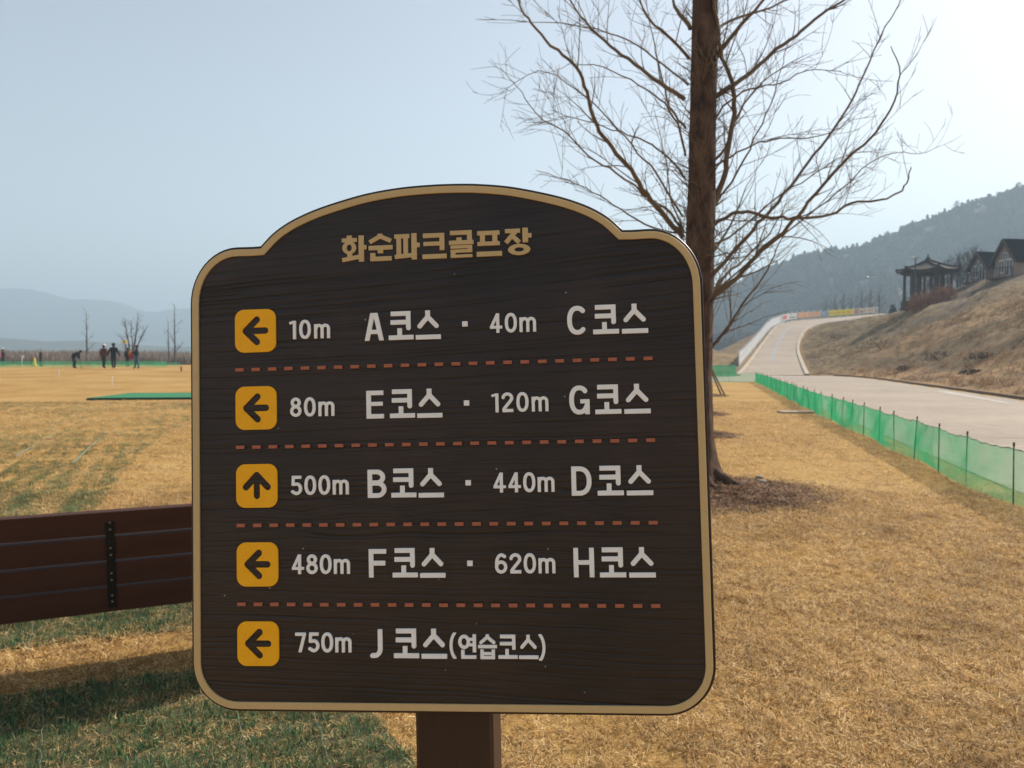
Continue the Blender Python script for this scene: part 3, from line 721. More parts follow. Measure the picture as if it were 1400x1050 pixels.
def curve_mesh(loops, thick, bevel):
    """solid slab (mm) from closed outlines, holes by even-odd; front face at n=0"""
    cu = bpy.data.curves.new('tmp', 'CURVE'); cu.dimensions = '2D'; cu.fill_mode = 'BOTH'
    cu.extrude = max(thick / 2 - bevel, .01); cu.bevel_depth = bevel; cu.bevel_resolution = 0; cu.offset = -bevel
    for lp in loops:
        sp = cu.splines.new('POLY'); sp.points.add(len(lp) - 1); sp.use_cyclic_u = True
        sp.points.foreach_set('co', np.array([(x, y, 0, 1) for x, y in lp]).ravel())
    ob = bpy.data.objects.new('tmp', cu); C.objects.link(ob)
    dg = bpy.context.evaluated_depsgraph_get(); me = bpy.data.meshes.new_from_object(ob.evaluated_get(dg))
    bpy.data.objects.remove(ob); bpy.data.curves.remove(cu)
    n = len(me.vertices); co = np.empty(n * 3); me.vertices.foreach_get('co', co); co = co.reshape(-1, 3)
    out = np.stack([co[:, 0], -(co[:, 2] - thick / 2), co[:, 1]], 1) / 1000
    me.vertices.foreach_set('co', out.ravel().astype(np.float32)); me.update(); return me

def sign_face_mat(name, c1, c2, rough, bump=.15):
    m, nt, N, L, b = mat(name)
    tc = N.new('ShaderNodeTexCoord'); mp = N.new('ShaderNodeMapping'); mp.inputs['Scale'].default_value = (6, 6, 90); L.new(tc.outputs['Object'], mp.inputs[0])
    n1 = noise(N, L, 2.2, 6, .65, mp.outputs[0], .3); n2 = noise(N, L, 4.0, 3, .6, tc.outputs['Object'])
    r = ramp(N, [(.3, c1), (.7, c2)]); L.new(n1.outputs[0], r.inputs[0])
    r2 = ramp(N, [(.35, (.68, .68, .72)), (.65, (1.5, 1.32, 1.15))]); L.new(n2.outputs[0], r2.inputs[0])  # faded patches, with a soft sheen put into the wood colour
    mx = N.new('ShaderNodeMix'); mx.data_type = 'RGBA'; mx.blend_type = 'MULTIPLY'; mx.inputs[0].default_value = 1
    L.new(r.outputs[0], mx.inputs[6]); L.new(r2.outputs[0], mx.inputs[7])
    g = N.new('ShaderNodeAttribute'); g.attribute_name = 'grain'
    mx2 = N.new('ShaderNodeMix'); mx2.data_type = 'RGBA'; L.new(g.outputs['Fac'], mx2.inputs[0]); L.new(mx.outputs[2], mx2.inputs[6]); mx2.inputs[7].default_value = (.006, .0045, .005, 1)
    # dust specks
    v = N.new('ShaderNodeTexVoronoi'); v.inputs['Scale'].default_value = 42; L.new(tc.outputs['Object'], v.inputs['Vector'])
    th = N.new('ShaderNodeMath'); th.operation = 'LESS_THAN'; L.new(v.outputs['Distance'], th.inputs[0]); th.inputs[1].default_value = .045
    wn_ = N.new('ShaderNodeTexWhiteNoise'); L.new(v.outputs['Position'], wn_.inputs['Vector']); th2 = N.new('ShaderNodeMath'); th2.operation = 'GREATER_THAN'; L.new(wn_.outputs['Value'], th2.inputs[0]); th2.inputs[1].default_value = .86
    ml = N.new('ShaderNodeMath'); ml.operation = 'MULTIPLY'; L.new(th.outputs[0], ml.inputs[0]); L.new(th2.outputs[0], ml.inputs[1])
    mx3 = N.new('ShaderNodeMix'); mx3.data_type = 'RGBA'; L.new(ml.outputs[0], mx3.inputs[0]); L.new(mx2.outputs[2], mx3.inputs[6]); mx3.inputs[7].default_value = (.3, .3, .3, 1)
    L.new(mx3.outputs[2], b.inputs['Base Color'])
    b.inputs['Roughness'].default_value = rough; b.inputs['Specular IOR Level'].default_value = .42
    bp = N.new('ShaderNodeBump'); bp.inputs['Strength'].default_value = bump; bp.inputs['Distance'].default_value = .002; L.new(n1.outputs[0], bp.inputs['Height']); L.new(bp.outputs[0], b.inputs['Normal'])
    return m
M_wood = sign_face_mat('dark_stained_wood', (.013, .009, .009), (.026, .0175, .0162), .46)
M_post = simple('post_stain', (.038, .018, .013), (.028, .013, .010), 14, .5, .25, 30, (6, 6, .6), .4)
def paint(name, c, rough=.55, k=.93):
    return simple(name, c, tuple(x * k for x in c), 60, rough, .12, 180, None, .3)
M_tan = paint('tan_paint', (.60, .44, .22)); M_white = paint('white_paint', (.92, .94, .96)); M_yel = paint('yellow_paint', (.98, .48, .008)); M_red = paint('brick_red_paint', (.46, .15, .085), .6, .8)
LT = 2.4   # relief of the letters over the carved wood, mm
# body
me = curve_mesh([OUT], 28, .8); me.materials.append(M_wood)
bd = link(bpy.data.objects.new('board', me), sign); bd.location = S(0, 0, -LT - 1.2)
# carved, wind-worn grain as real relief
IN = offset(OUT, 7.0)
def vspan(u):
    ys_ = []
    for (x0, y0), (x1, y1) in zip(IN, IN[1:] + IN[:1]):
        if (x0 - u) * (x1 - u) < 0: ys_.append(y0 + (y1 - y0) * (u - x0) / (x1 - x0))
    return (min(ys_), max(ys_)) if len(ys_) >= 2 else None
umin = min(p[0] for p in IN) + .05; umax = max(p[0] for p in IN) - .05
uc = np.unique(np.concatenate([np.linspace(umin, umin + 66, 26), np.linspace(umin + 66, umax - 66, 86), np.linspace(umax - 66, umax, 26)]))
vc = np.arange(-352, 361, .9)
UU, VV = np.meshgrid(uc, vc, indexing='ij')
# rings bend across the board; two knots near the third row
slope = .055 * (VV - 60) / 300.; slope = np.where(VV > 150, .075, np.where(VV < -150, -.035, .02))
bend = (UU + 10) * (.02 + .055 * sstep((VV - 60) / 180.) - .055 * sstep((-VV - 60) / 200.)) + 16 * (fbm(UU / 260 + 3, VV / 160 + 9, 3) - .45)
warp = VV - bend
for ku, kv, ks in ((-205, -97, 13), (-62, -92, 10), (160, -78, 16)):
    dd = np.exp(-(((UU - ku) / 42.) ** 2 + ((VV - kv) / 20.) ** 2)); warp = warp + ks * dd * np.sign(VV - kv) * (1 - np.exp(-np.abs(VV - kv) / 6.))
g = np.zeros_like(VV)
grg = np.random.default_rng(5); w0 = -420.
while w0 < 430:
    dense = 1.0
    if 205 < w0 < 262: dense = .36
    if 120 < w0 < 150: dense = .7
    w0 += grg.uniform(3.2, 10.5) * dense
    dp = grg.uniform(.25, 1.0) if grg.random() < .75 else grg.uniform(1.0, 1.5); wd = grg.uniform(.55, 1.25)
    if 195 < w0 < 262: dp *= 1.5; wd *= 1.25
    mod = .35 + .9 * vnoise(UU / 70. + w0 * 3.1, np.full_like(UU, w0)) ; brk = sstep((vnoise(UU / 110. + w0 * 7.7, np.full_like(UU, w0 * 1.3)) - .18) * 5)
    e = (warp - w0 + 2.0 * (vnoise(UU / 90., np.full_like(UU, w0)) - .5)) / wd
    g = np.maximum(g, dp * mod * brk * np.where(e > 0, np.exp(-e * e / 1.2), np.exp(-e * e / .5)))
for ku, kv, an_, ln_ in ((-205, -97, 1.05, 16), (-62, -95, 1.2, 14), (-196, -110, .35, 12), (-150, -68, .12, 30), (185, -75, -.28, 34), (230, -98, -.3, 26)):
    du = UU - ku; dv = VV - kv; al = du * math.cos(an_) + dv * math.sin(an_); ac = -du * math.sin(an_) + dv * math.cos(an_) + 2 * np.sin(al / 7.)
    g = np.maximum(g, 1.3 * np.exp(-(ac / .9) ** 2) * (np.abs(al) < ln_) * (1 - (al / ln_) ** 2))
g = np.clip(g, 0, 1.5)
relief = -g * .75 + .35 * (fbm(UU / 60., warp / 5., 3) - .45)
for i_, u_ in enumerate(uc):
    sp = vspan(u_)
    VV[i_] = np.clip(VV[i_], sp[0], sp[1])
Vs = np.stack([UU.ravel() / 1000, -(relief.ravel() - LT) / 1000, VV.ravel() / 1000 + HB], 1)
F = grid_faces(len(uc), len(vc)); F = F[:, ::-1]
vf = VV.ravel()[F]; keep = (vf.max(1) - vf.min(1)) > .01
nm_ = np_mesh('grain_face', Vs, F[keep], M_wood, sign, smooth=True, attrs={'grain': ('FLOAT', np.clip(g.ravel() * .95, 0, 1))})
# tan border
me = curve_mesh([offset(OUT, 4.2), offset(OUT, 13.4)], LT + 1.6, .35); me.materials.append(M_tan)
o = link(bpy.data.objects.new('border_trim', me), sign); o.location = S(0, 0, .15)
# post
pb = MB(); pb.box(S(-52, -655 + 60, 0)[0:1] + (0.0,) + (0,), (1, 1, 1)); pb = MB()
x0 = -60.0; x1 = 47.0
ptop = 120
for (a0, a1) in ((-HB * 1000 - 60, ptop),):
    cx_ = (x0 + x1) / 2; vs = []
    w_ = (x1 - x0) / 2; ch = 5
    prof = [(-w_ + ch, 0), (w_ - ch, 0), (w_, ch), (w_, 98 - ch), (w_ - ch, 98), (-w_ + ch, 98), (-w_, 98 - ch), (-w_, ch)]
    k = len(prof)
    for v_ in (a0, a1):
        vs += [Vector(S(cx_ + px_, v_, -LT - 1.2 - 28.3 - dz_)) for px_, dz_ in prof]
    fs = [(i_, (i_ + 1) % k, (i_ + 1) % k + k, i_ + k) for i_ in range(k)] + [tuple(range(k))[::-1], tuple(range(k, 2 * k))]
    pb.add(vs, fs)
pb.build('post', M_post, sign)

# ---- lettering: stroke fields traced to outlines
def sd_seg(X, Y, x0, y0, x1, y1, w, cap='b'):
    dx, dy = x1 - x0, y1 - y0; L_ = math.hypot(dx, dy); dx /= L_; dy /= L_
    al = (X - x0) * dx + (Y - y0) * dy; ac = np.abs(-(X - x0) * dy + (Y - y0) * dx)
    if cap == 'r':
        a2 = np.clip(al, 0, L_); return np.hypot(al - a2, ac) - w / 2
    q = .35; qx = np.abs(al - L_ / 2) - L_ / 2 + q; qy = ac - w / 2 + q
    return np.hypot(np.maximum(qx, 0), np.maximum(qy, 0)) + np.minimum(np.maximum(qx, qy), 0) - q
def sd_chain(X, Y, pts, w):
    d = np.full(X.shape, 1e9)
    for a, b in zip(pts[:-1], pts[1:]):
        if a != b: d = np.minimum(d, sd_seg(X, Y, *a, *b, w, 'r'))
    return d
def arc(cx_, cy_, rx, ry, a0, a1, n=26, e=2.0):
    out = []
    for k in range(n + 1):
        a = R(a0 + (a1 - a0) * k / n); c_, s_ = math.cos(a), math.sin(a)
        out.append((cx_ + rx * math.copysign(abs(c_) ** (2 / e), c_), cy_ + ry * math.copysign(abs(s_) ** (2 / e), s_)))
    return out
def sd_ell(X, Y, cx_, cy_, rx, ry):
    k = np.hypot((X - cx_) / rx, (Y - cy_) / ry); k2 = np.hypot((X - cx_) / rx ** 2, (Y - cy_) / ry ** 2) + 1e-6
    return k * (k - 1) / k2
def G(*prims, w, h, holes=(), clip=True):
    return dict(p=prims, w=w, h=h, holes=holes, clip=clip)
s = lambda *a: ('s', a)                 # butt stroke
r = lambda *a: ('r', a)                 # round stroke
c = lambda pts, w: ('c', (pts, w))      # round chain
e = lambda *a: ('e', a)                 # filled ellipse
W = 6.3
BIG = {
 'A': G(s(2.6, -4, 13.0, 44, W), s(24.4, -4, 14.0, 44, W), s(6, 12, 21, 12, 5.8), w=27, h=38),
 'B': G(s(3.2, 0, 3.2, 38, W), c([(3.2, 34.9), (12.5, 34.9)] + arc(12.5, 27.6, 8.6, 7.3, 90, -90, 14) + [(3.2, 20.3)], W), c([(3.2, 19.6), (13.5, 19.6)] + arc(13.5, 11.4, 9.2, 8.3, 90, -90, 14) + [(3.2, 3.1)], W), w=26.5, h=38),
 'C': G(c(arc(13.6, 19.2, 10.4, 16.1, 48, 312, 40, 2.3), W), w=26.5, h=38.5),
 'D': G(s(3.2, 0, 3.2, 38.5, W), c([(3.2, 35.3), (10, 35.3)] + arc(10, 19.2, 13.3, 16.1, 90, -90, 26, 2.3) + [(3.2, 3.1)], W), w=26.8, h=38.5),
 'E': G(s(3.2, 0, 3.2, 38, W), s(0, 34.9, 23.6, 34.9, W), s(0, 20, 22.6, 20, 5.6), s(0, 3.1, 24, 3.1, W), w=24, h=38),
 'F': G(s(3.2, 0, 3.2, 38, W), s(0, 34.9, 24, 34.9, W), s(0, 19.2, 22.6, 19.2, W), w=24, h=38),
 'G': G(c(arc(13.4, 19.2, 10.3, 16.1, 44, 330, 40, 2.3), W), s(14.5, 17.3, 26.8, 17.3, 5.6), s(23.7, 0, 23.7, 20, W), w=27, h=38.5),
 'H': G(s(3.2, 0, 3.2, 38.3, W), s(23.8, 0, 23.8, 38.3, W), s(0, 19.3, 27, 19.3, 5.8), w=27, h=38.3),
 'J': G(c([(13.9, 36), (13.9, 12)] + arc(5.9, 12, 8, 8.8, 0, -80, 10) + [(3.2, 3.2)], W), s(13.9, 20, 13.9, 38, W), w=17.2, h=38),
 'ko': G(s(3.2, 35.8, 30.5, 35.8, W), s(27.4, 38.9, 27.4, 16, W), r(27.4, 17, 27.4, 15.9, W), s(2.8, 24.0, 27, 24.0, W), s(15.3, 5, 15.3, 15.9, W), s(0, 3.2, 34.3, 3.2, W), w=34.4, h=39),
 'seu': G(s(16.8, 39.4, 16.8, 29, 6.6), r(16.6, 30.5, 5.6, 18.2, W), r(17.0, 30.5, 28.6, 18.2, W), s(0, 3.2, 34.4, 3.2, W), w=34.5, h=39.5),
 'dot': G(s(0, 3.6, 7.3, 3.6, 7.2), w=7.3, h=7.2),
}
v = 4.3
SM = {
 '0': G(c(arc(8.1, 13.2, 6.0, 11.1, 0, 360, 44, 2.25), v), w=16.2, h=26.5),
 '1': G(s(7.4, 0, 7.4, 25.5, v), s(0.3, 22.0, 7.4, 24.3, 3.4), w=9.6, h=25.6),
 '2': G(c([(2.3, 19.6)] + arc(8.0, 18.9, 5.8, 5.5, 165, -18, 16) + [(11.6, 14.5), (3.2, 4.5), (2.9, 2.8)], v), s(1, 2.2, 15.6, 2.2, v), w=16, h=26.5),
 '4': G(s(10.9, 0, 10.9, 26.5, v), s(0.2, 7.7, 17, 7.7, 3.9), s(11.2, 26.8, 1.8, 7.6, 3.9), s(9.5, 24.3, 12.9, 24.3, 4.2), w=17.2, h=26.5),
 '5': G(s(3.2, 24.2, 14.6, 24.2, v), s(3.6, 26.3, 2.9, 13.5, 4.1), c([(3.2, 14.6)] + arc(7.9, 8.7, 5.6, 6.5, 110, -125, 22) + [(2.2, 4.8)], v), w=15.6, h=26.3),
 '6': G(c(arc(8.1, 8.6, 6.0, 6.5, 0, 360, 30), v), c([(12.9, 22.3)] + arc(8.6, 13.3, 6.4, 11.1, 62, 180, 16) + [(2.1, 9)], v), w=16.2, h=26.5),
 '7': G(s(0.3, 24.0, 15, 24.0, v), s(13.4, 25, 6.0, -3, v), w=15.4, h=26.1),
 '8': G(c(arc(8.0, 19.4, 4.9, 4.9, 0, 360, 26), v), c(arc(8.0, 7.9, 5.8, 5.8, 0, 360, 26), v), w=16, h=26.5),
 'm': G(s(2.3, 0, 2.3, 19.8, 4.2), c([(2.5, 13)] + arc(7.1, 13.6, 4.3, 4.4, 160, 0, 12) + [(11.4, 2)], 4.2), s(11.4, 0, 11.4, 14, 4.2), c([(11.4, 13)] + arc(16.0, 13.6, 4.4, 4.4, 160, 0, 12) + [(20.4, 2)], 4.2), s(20.4, 0, 20.4, 14, 4.2), w=22.6, h=20.2),
 '(': G(c(arc(13, 17, 10.6, 19, 122, 238, 20), 4.0), w=9, h=34),
 ')': G(c(arc(-4.2, 17, 10.6, 19, 58, -58, 20), 4.0), w=9, h=34),
 'yeon': G(e(7.9, 22.0, 7.9, 9.4), s(21.6, 31.8, 21.6, 8.4, 4.7), s(13, 25.3, 21, 25.3, 3.7), s(13, 18.2, 21, 18.2, 3.7), s(6.0, 0, 6.0, 11.6, 4.6), s(3.7, 2.2, 24, 2.2, 4.4), w=24.2, h=32, holes=(e(7.9, 22.0, 3.5, 5.0),)),
 'seup': G(s(12.6, 32.2, 12.6, 28, 4.6), r(12.4, 28.6, 4.0, 21.6, 4.3), r(12.8, 28.6, 21.2, 21.6, 4.3), s(0, 16.3, 25.2, 16.3, 4.3), s(5.2, 0, 5.2, 12.6, 4.5), s(20.2, 0, 20.2, 12.6, 4.5), s(5, 7.2, 20, 7.2, 3.7), s(3, 2, 22.4, 2, 4.0), w=25.2, h=32.4),
 'ko': G(s(2.6, 28.9, 23, 28.9, 4.6), s(20.7, 31.2, 20.7, 11.8, 4.6), s(2.2, 19.6, 20.5, 19.6, 4.4), s(11.6, 4, 11.6, 12.6, 4.6), s(0, 2.3, 25.6, 2.3, 4.6), w=25.7, h=31.2),
 'seu': G(s(12.6, 31.4, 12.6, 24, 4.6), r(12.4, 24.8, 4.2, 15.3, 4.5), r(12.8, 24.8, 21.4, 15.3, 4.5), s(0, 2.3, 25.8, 2.3, 4.6), w=25.8, h=31.4),
}
TT = {
 'hwa': G(s(10.6, 37, 10.6, 29, 7.2), s(0, 30.4, 21.2, 30.4, 5.6), e(10.4, 19.9, 9.8, 8.9), s(11, 12.5, 11, 5, 7), s(0.2, 3.2, 24.5, 7.0, 5.8), s(27.2, 36.4, 27.2, 0, 7.4), s(30, 19.8, 34.6, 19.8, 6), w=34.6, h=37, holes=(e(10.4, 19.9, 3.6, 4.6),)),
 'sun': G(s(16.2, 37.6, 16.2, 32, 7.0), s(17.5, 34.6, 1.5, 26.2, 6.0), s(15.0, 34.6, 31.5, 27.0, 6.0), s(0, 18.3, 33.6, 18.3, 6.2), s(16.6, 18, 16.6, 10.6, 7.6), s(5.8, 0, 5.8, 11.4, 7.2), s(2.2, 3.1, 32, 3.1, 6.1), w=33.6, h=37.6),
 'pa': G(s(0, 32.6, 21.2, 32.6, 5.8), s(6.2, 33, 6.2, 5, 6.5), s(15.8, 33, 15.8, 6, 6.4), s(0.4, 4.6, 24.6, 6.2, 5.9), s(27.5, 36.2, 27.5, 0, 7.4), s(31, 19.8, 35.4, 19.8, 6.2), w=35.4, h=36.2),
 'keu': G(s(1.0, 31.9, 30.6, 31.9, 6.2), s(27.2, 35, 27.2, 11.2, 6.8), s(1.6, 20.6, 27, 20.6, 5.6), s(0, 3.2, 33.4, 3.2, 6.3), w=33.4, h=35),
 'gol': G(s(1.6, 34.0, 31.6, 34.0, 6.0), s(28.3, 37, 28.3, 19, 6.8), s(14, 27.6, 14, 19, 7.2), s(0, 20.6, 33.8, 20.6, 5.8), s(2, 14.6, 31.8, 14.6, 4.6), s(28.7, 16, 28.7, 8, 6.0), s(2, 8.9, 31.8, 8.9, 4.5), s(5.4, 10, 5.4, 1, 6.6), s(2, 2.1, 31.8, 2.1, 4.2), w=34, h=37),
 'peu': G(s(1.3, 31.9, 31.8, 31.9, 5.9), s(8.4, 33, 8.4, 16, 6.8), s(25.2, 33, 25.2, 16, 6.8), s(1.3, 17.4, 31.8, 17.4, 5.6), s(0, 3.4, 34.6, 3.4, 6.7), w=34.6, h=35),
 'jang': G(s(0.8, 33.2, 21.4, 33.2, 5.7), s(15.8, 33, 1.9, 17.4, 6.3), s(9.2, 27.5, 20.2, 17.2, 6.3), s(28.2, 36.8, 28.2, 17, 7.5), s(31, 26.2, 36.7, 26.2, 6), e(19.6, 7.6, 15.1, 7.6), w=36.8, h=36.8, holes=(e(19.6, 7.6, 6.4, 2.9),)),
}
def trace(F_, x, y):
    """zero contours of F_ (rows=y)"""
    I = F_ < 0; segs = {}
    def addn(a, b):
        segs.setdefault(a, []).append(b); segs.setdefault(b, []).append(a)
    cells = I[:-1, :-1].astype(int) + I[:-1, 1:] + I[1:, :-1] + I[1:, 1:]
    for i_, j_ in zip(*np.nonzero((cells > 0) & (cells < 4))):
        a, b_, c_, d_ = I[i_, j_], I[i_, j_ + 1], I[i_ + 1, j_ + 1], I[i_ + 1, j_]
        ed = []
        if a != b_: ed.append(('h', i_, j_))
        if b_ != c_: ed.append(('v', i_, j_ + 1))
        if c_ != d_: ed.append(('h', i_ + 1, j_))
        if d_ != a: ed.append(('v', i_, j_))
        if len(ed) == 2: addn(ed[0], ed[1])
        else:
            if a: addn(ed[0], ed[3]); addn(ed[1], ed[2])
            else: addn(ed[0], ed[1]); addn(ed[2], ed[3])
    def pt(k):
        t_, i_, j_ = k
        if t_ == 'h': f0, f1 = F_[i_, j_], F_[i_, j_ + 1]; u_ = f0 / (f0 - f1); return (x[j_] + (x[j_ + 1] - x[j_]) * u_, y[i_])
        f0, f1 = F_[i_, j_], F_[i_ + 1, j_]; u_ = f0 / (f0 - f1); return (x[j_], y[i_] + (y[i_ + 1] - y[i_]) * u_)
    seen = set(); loops = []
    for st in segs:
        if st in seen: continue
        lp = []; cur = st; prev = None
        while cur not in seen:
            seen.add(cur); lp.append(pt(cur)); nx_ = [q for q in segs[cur] if q != prev]
            if not nx_: break
            prev, cur = cur, nx_[0]
        if len(lp) > 6: loops.append(simplify(lp))
    return loops
def simplify(lp, tol=.05):
    P = np.array(lp); n = len(P); far = int(np.argmax(((P - P[0]) ** 2).sum(1)))
    keep = {0, far}; st = [(0, far), (far, n)]
    while st:
        a, b_ = st.pop()
        if b_ - a < 2: continue
        A_ = P[a]; B_ = P[b_ % n]; d = B_ - A_; L_ = math.hypot(*d) or 1e-9; seg = P[a + 1:b_]
        dist = np.abs((seg[:, 0] - A_[0]) * d[1] - (seg[:, 1] - A_[1]) * d[0]) / L_; k = int(np.argmax(dist))
        if dist[k] > tol: k += a + 1; keep.add(k); st += [(a, k), (k, b_)]
    return [tuple(P[k]) for k in sorted(keep)]
def glyph_field(gl, X, Y):
    def one(p):
        k, a = p
        if k == 's': return sd_seg(X, Y, *a)
        if k == 'r': return sd_seg(X, Y, *a, 'r')
        if k == 'c': return sd_chain(X, Y, *a)
        return sd_ell(X, Y, *a)
    D = one(gl['p'][0])
    for p in gl['p'][1:]: D = np.minimum(D, one(p))
    if gl['clip']: D = np.maximum(D, np.maximum(-Y, Y - gl['h'] - .02))
    for p in gl['holes']: D = np.maximum(D, -one(p))
    return D
_gm = {}
def glyph_mesh(setn, key, gl, mtl, bev=.25):
    k = (setn, key)
    if k not in _gm:
        x = np.arange(-2, gl['w'] + 4, .38); y = np.arange(-1.97, gl['h'] + 2, .38); X, Y = np.meshgrid(x, y)
        me = curve_mesh(trace(glyph_field(gl, X, Y), x, y), LT + .6, bev); me.materials.append(mtl); me.name = 'letter'; _gm[k] = me
    return _gm[k]
def put(setn, dct, key, u, v_, mtl):
    o = link(bpy.data.objects.new('letter', glyph_mesh(setn, key, dct[key], mtl)), sign); o.location = S(u, v_, rnd.uniform(-.15, .1)); return o
for key, u in zip(('hwa', 'sun', 'pa', 'keu', 'gol', 'peu', 'jang'), (-143.7, -106.3, -70.3, -31.6, 5.2, 42.8, 81.0)):
    put('T', TT, key, u, 256.4, M_tan)
rows = [('10m', 'A', '40m', 'C'), ('80m', 'E', '120m', 'G'), ('500m', 'B', '440m', 'D'), ('480m', 'F', '620m', 'H'), ('750m', 'J', None, None)]
ENDS = {'10m': 57.6, '80m': 62.3, '40m': 62.5, '120m': 76.3, '500m': 80.9, '440m': 81.6, '480m': 81, '620m': 80, '750m': 78.2}
def put_dist(txt, u, v_):
    ws = [SM[ch]['w'] for ch in txt]; gap = (ENDS[txt] - sum(ws)) / (len(txt) - 1)
    for ch, w_ in zip(txt, ws):
        put('S', SM, ch, u, v_, M_white); u += w_ + gap
def rsdf_plate(up):
    x = np.arange(-2, 61, .4); y = np.arange(-2, 62.5, .4); X, Y = np.meshgrid(x, y)
    qx = np.abs(X - 29.2) - 29.2 + 13; qy = np.abs(Y - 29.8) - 29.8 + 13
    D = np.hypot(np.maximum(qx, 0), np.maximum(qy, 0)) + np.minimum(np.maximum(qx, qy), 0) - 13
    XX, YY = (X, Y) if not up else (59.4 - Y, X + .6)
    ar = np.minimum(sd_seg(XX, YY, 18.5, 29.8, 43.2, 29.8, 9.0, 'r'), np.minimum(sd_seg(XX, YY, 15.2, 29.8, 31.2, 45.2, 9.4, 'r'), sd_seg(XX, YY, 15.2, 29.8, 31.2, 14.4, 9.4, 'r')))
    me = curve_mesh(trace(np.maximum(D, -ar), x, y), LT + .6, .25); me.materials.append(M_yel); return me
pl = {False: rsdf_plate(False), True: rsdf_plate(True)}
dash = MB(); dash.box((.00575, 0, .00225), (.0115, .003, .0045)); dme = dash.build('dash', M_red, sign); dme.location = S(-296.3, 110.6, -.6); first = True
for k, (d1, l1, d2, l2) in enumerate(rows):
    v0 = -106.7 * k
    o = link(bpy.data.objects.new('arrow_plate', pl[k == 2]), sign); o.location = S(-297, 136.6 + v0, -.05)
    o['label'] = 'yellow plate with arrow pointing up' if k == 2 else 'yellow plate with arrow pointing left'
    put_dist(d1, -219.6 if k < 4 else -216.2, 152.9 + v0 + (0 if k < 4 else 2.2))
    dv = [0, -105.2 + 106.7, -212.4 + 213.4, -318.8 + 320.1, -425.3 + 426.8][k]
    vb = 147.3 + v0 + dv * .4
    put('L', BIG, l1, -112.6 if l1 != 'A' else -113.8, vb, M_white); put('L', BIG, 'ko', -80.2, vb, M_white); put('L', BIG, 'seu', -42.8, vb - .6, M_white)
    if d2:
        put('L', BIG, 'dot', 21.1, 162.4 + v0, M_white); put_dist(d2, 58.4, 152.3 + v0)
        put('L', BIG, l2, 162.3, vb - .9, M_white); put('L', BIG, 'ko', 196.3, vb - 1.2, M_white); put('L', BIG, 'seu', 234.3, vb - 1.6, M_white)
    else:
        for key, u, dy in (('(', -5.2, 1), ('yeon', 6.9, 1.0), ('seup', 33.3, .6), ('ko', 60.2, 1.2), ('seu', 87.4, 1), (')', 114.2, -1)):
            put('S', SM, key, u, 146.6 + v0 + dy, M_white)
    if k < 4:
        for i_ in range(25):
            if first: first = False; continue
            q = dme.copy(); C.objects.link(q); q.location = S(-296.3 + 23.24 * i_, 110.6 + v0 - (.9 * i_ / 24 * (1 + k * .8)), -.6 + rnd.uniform(-.2, .2))

# ------------------------------------------------------------------ bench seen from behind
M_bench = simple('bench_boards', (.068, .027, .018), (.046, .018, .012), 5, .55, .12, 16, (.5, 3, 3), .25)
M_iron = simple('black_iron', (.012, .012, .012), (.02, .018, .016), 30, .5, .1, metal=.4)
M_bolt = simple('bolt_steel', (.35, .33, .30), (.2, .19, .17), 40, .4, metal=.8)
bl = pix(-60, 0, 3.25); A_ = Vector((-2.17, 3.25 - .0, 0)); bdir = Vector((.68, .30, 0)).normalized(); bang = math.atan2(bdir.y, bdir.x)
bench = empty('bench', (A_.x, A_.y, 0), bang, 'dark red-brown slatted bench seen from behind, left of the sign', 'bench')
x0b, x1b = -.32, 1.50; tilt = R(10)
z0 = .355
Rt = Matrix.Rotation(-tilt * -1, 3, 'X')
def bp_(x, h, off=0.0):   # point on the rear face of the backrest: leans toward the viewer at the top
    return Vector((x, -h * math.sin(tilt) - off * math.cos(tilt), z0 + h * math.cos(tilt) - off * math.sin(tilt)))
hts = [0, .129, .248, .367]; bh = [.118, .107, .107, .107]
def bev_box(name, c_, size, rot, mtl, parent, bev=.004):
    mb = MB(); mb.box((0, 0, 0), size); o = mb.build(name, mtl, parent); o.location = c_
    if rot is not None: o.rotation_euler = rot
    md = o.modifiers.new('bevel', 'BEVEL'); md.width = bev; md.segments = 2; return o
for h, b_ in zip(hts, bh):
    bev_box('backrest_board', bp_((x0b + x1b) / 2, h + b_ / 2, -.019), (x1b - x0b, .038, b_), (tilt, 0, 0), M_bench, bench)
for k in range(4):
    bev_box('seat_board', Vector(((x0b + x1b) / 2, .10 + k * .118, .415)), (x1b - x0b, .107, .036), (0, 0, 0), M_bench, bench)
for xs_ in (.41, x0b + .06 - .0 - .1 + .04, x1b - .12):
    st = bev_box('strap', bp_(xs_, .225, .003), (.036, .006, .345 + .06), (tilt, 0, 0), M_iron, bench, .001)
    for h, b_ in zip(hts, bh):
        for q in ((.26, .56) if h > 0 else (.45, .70)):
            mb = MB(); mb.ball((0, 0, 0), .005, 8, 4); o = mb.build('bolt', M_bolt, st); pw = bp_(xs_, h + b_ * q, .007)
            o.location = st.matrix_basis.inverted() @ pw if False else Matrix.Rotation(-tilt, 3, 'X') @ (pw - Vector(st.location))
for xs_ in (x0b + .06, x1b - .25):
    mb = MB(); mb.tube([(xs_, .02, 0), (xs_, .04, .40)], .022, 8); mb.build('leg', M_iron, bench)
    mb = MB(); mb.tube([(xs_, .47, 0), (xs_, .44, .40)], .022, 8); mb.build('leg', M_iron, bench)
    mb = MB(); mb.box((xs_, .26, .385), (.04, .46, .022)); mb.build('seat_rail', M_iron, bench)

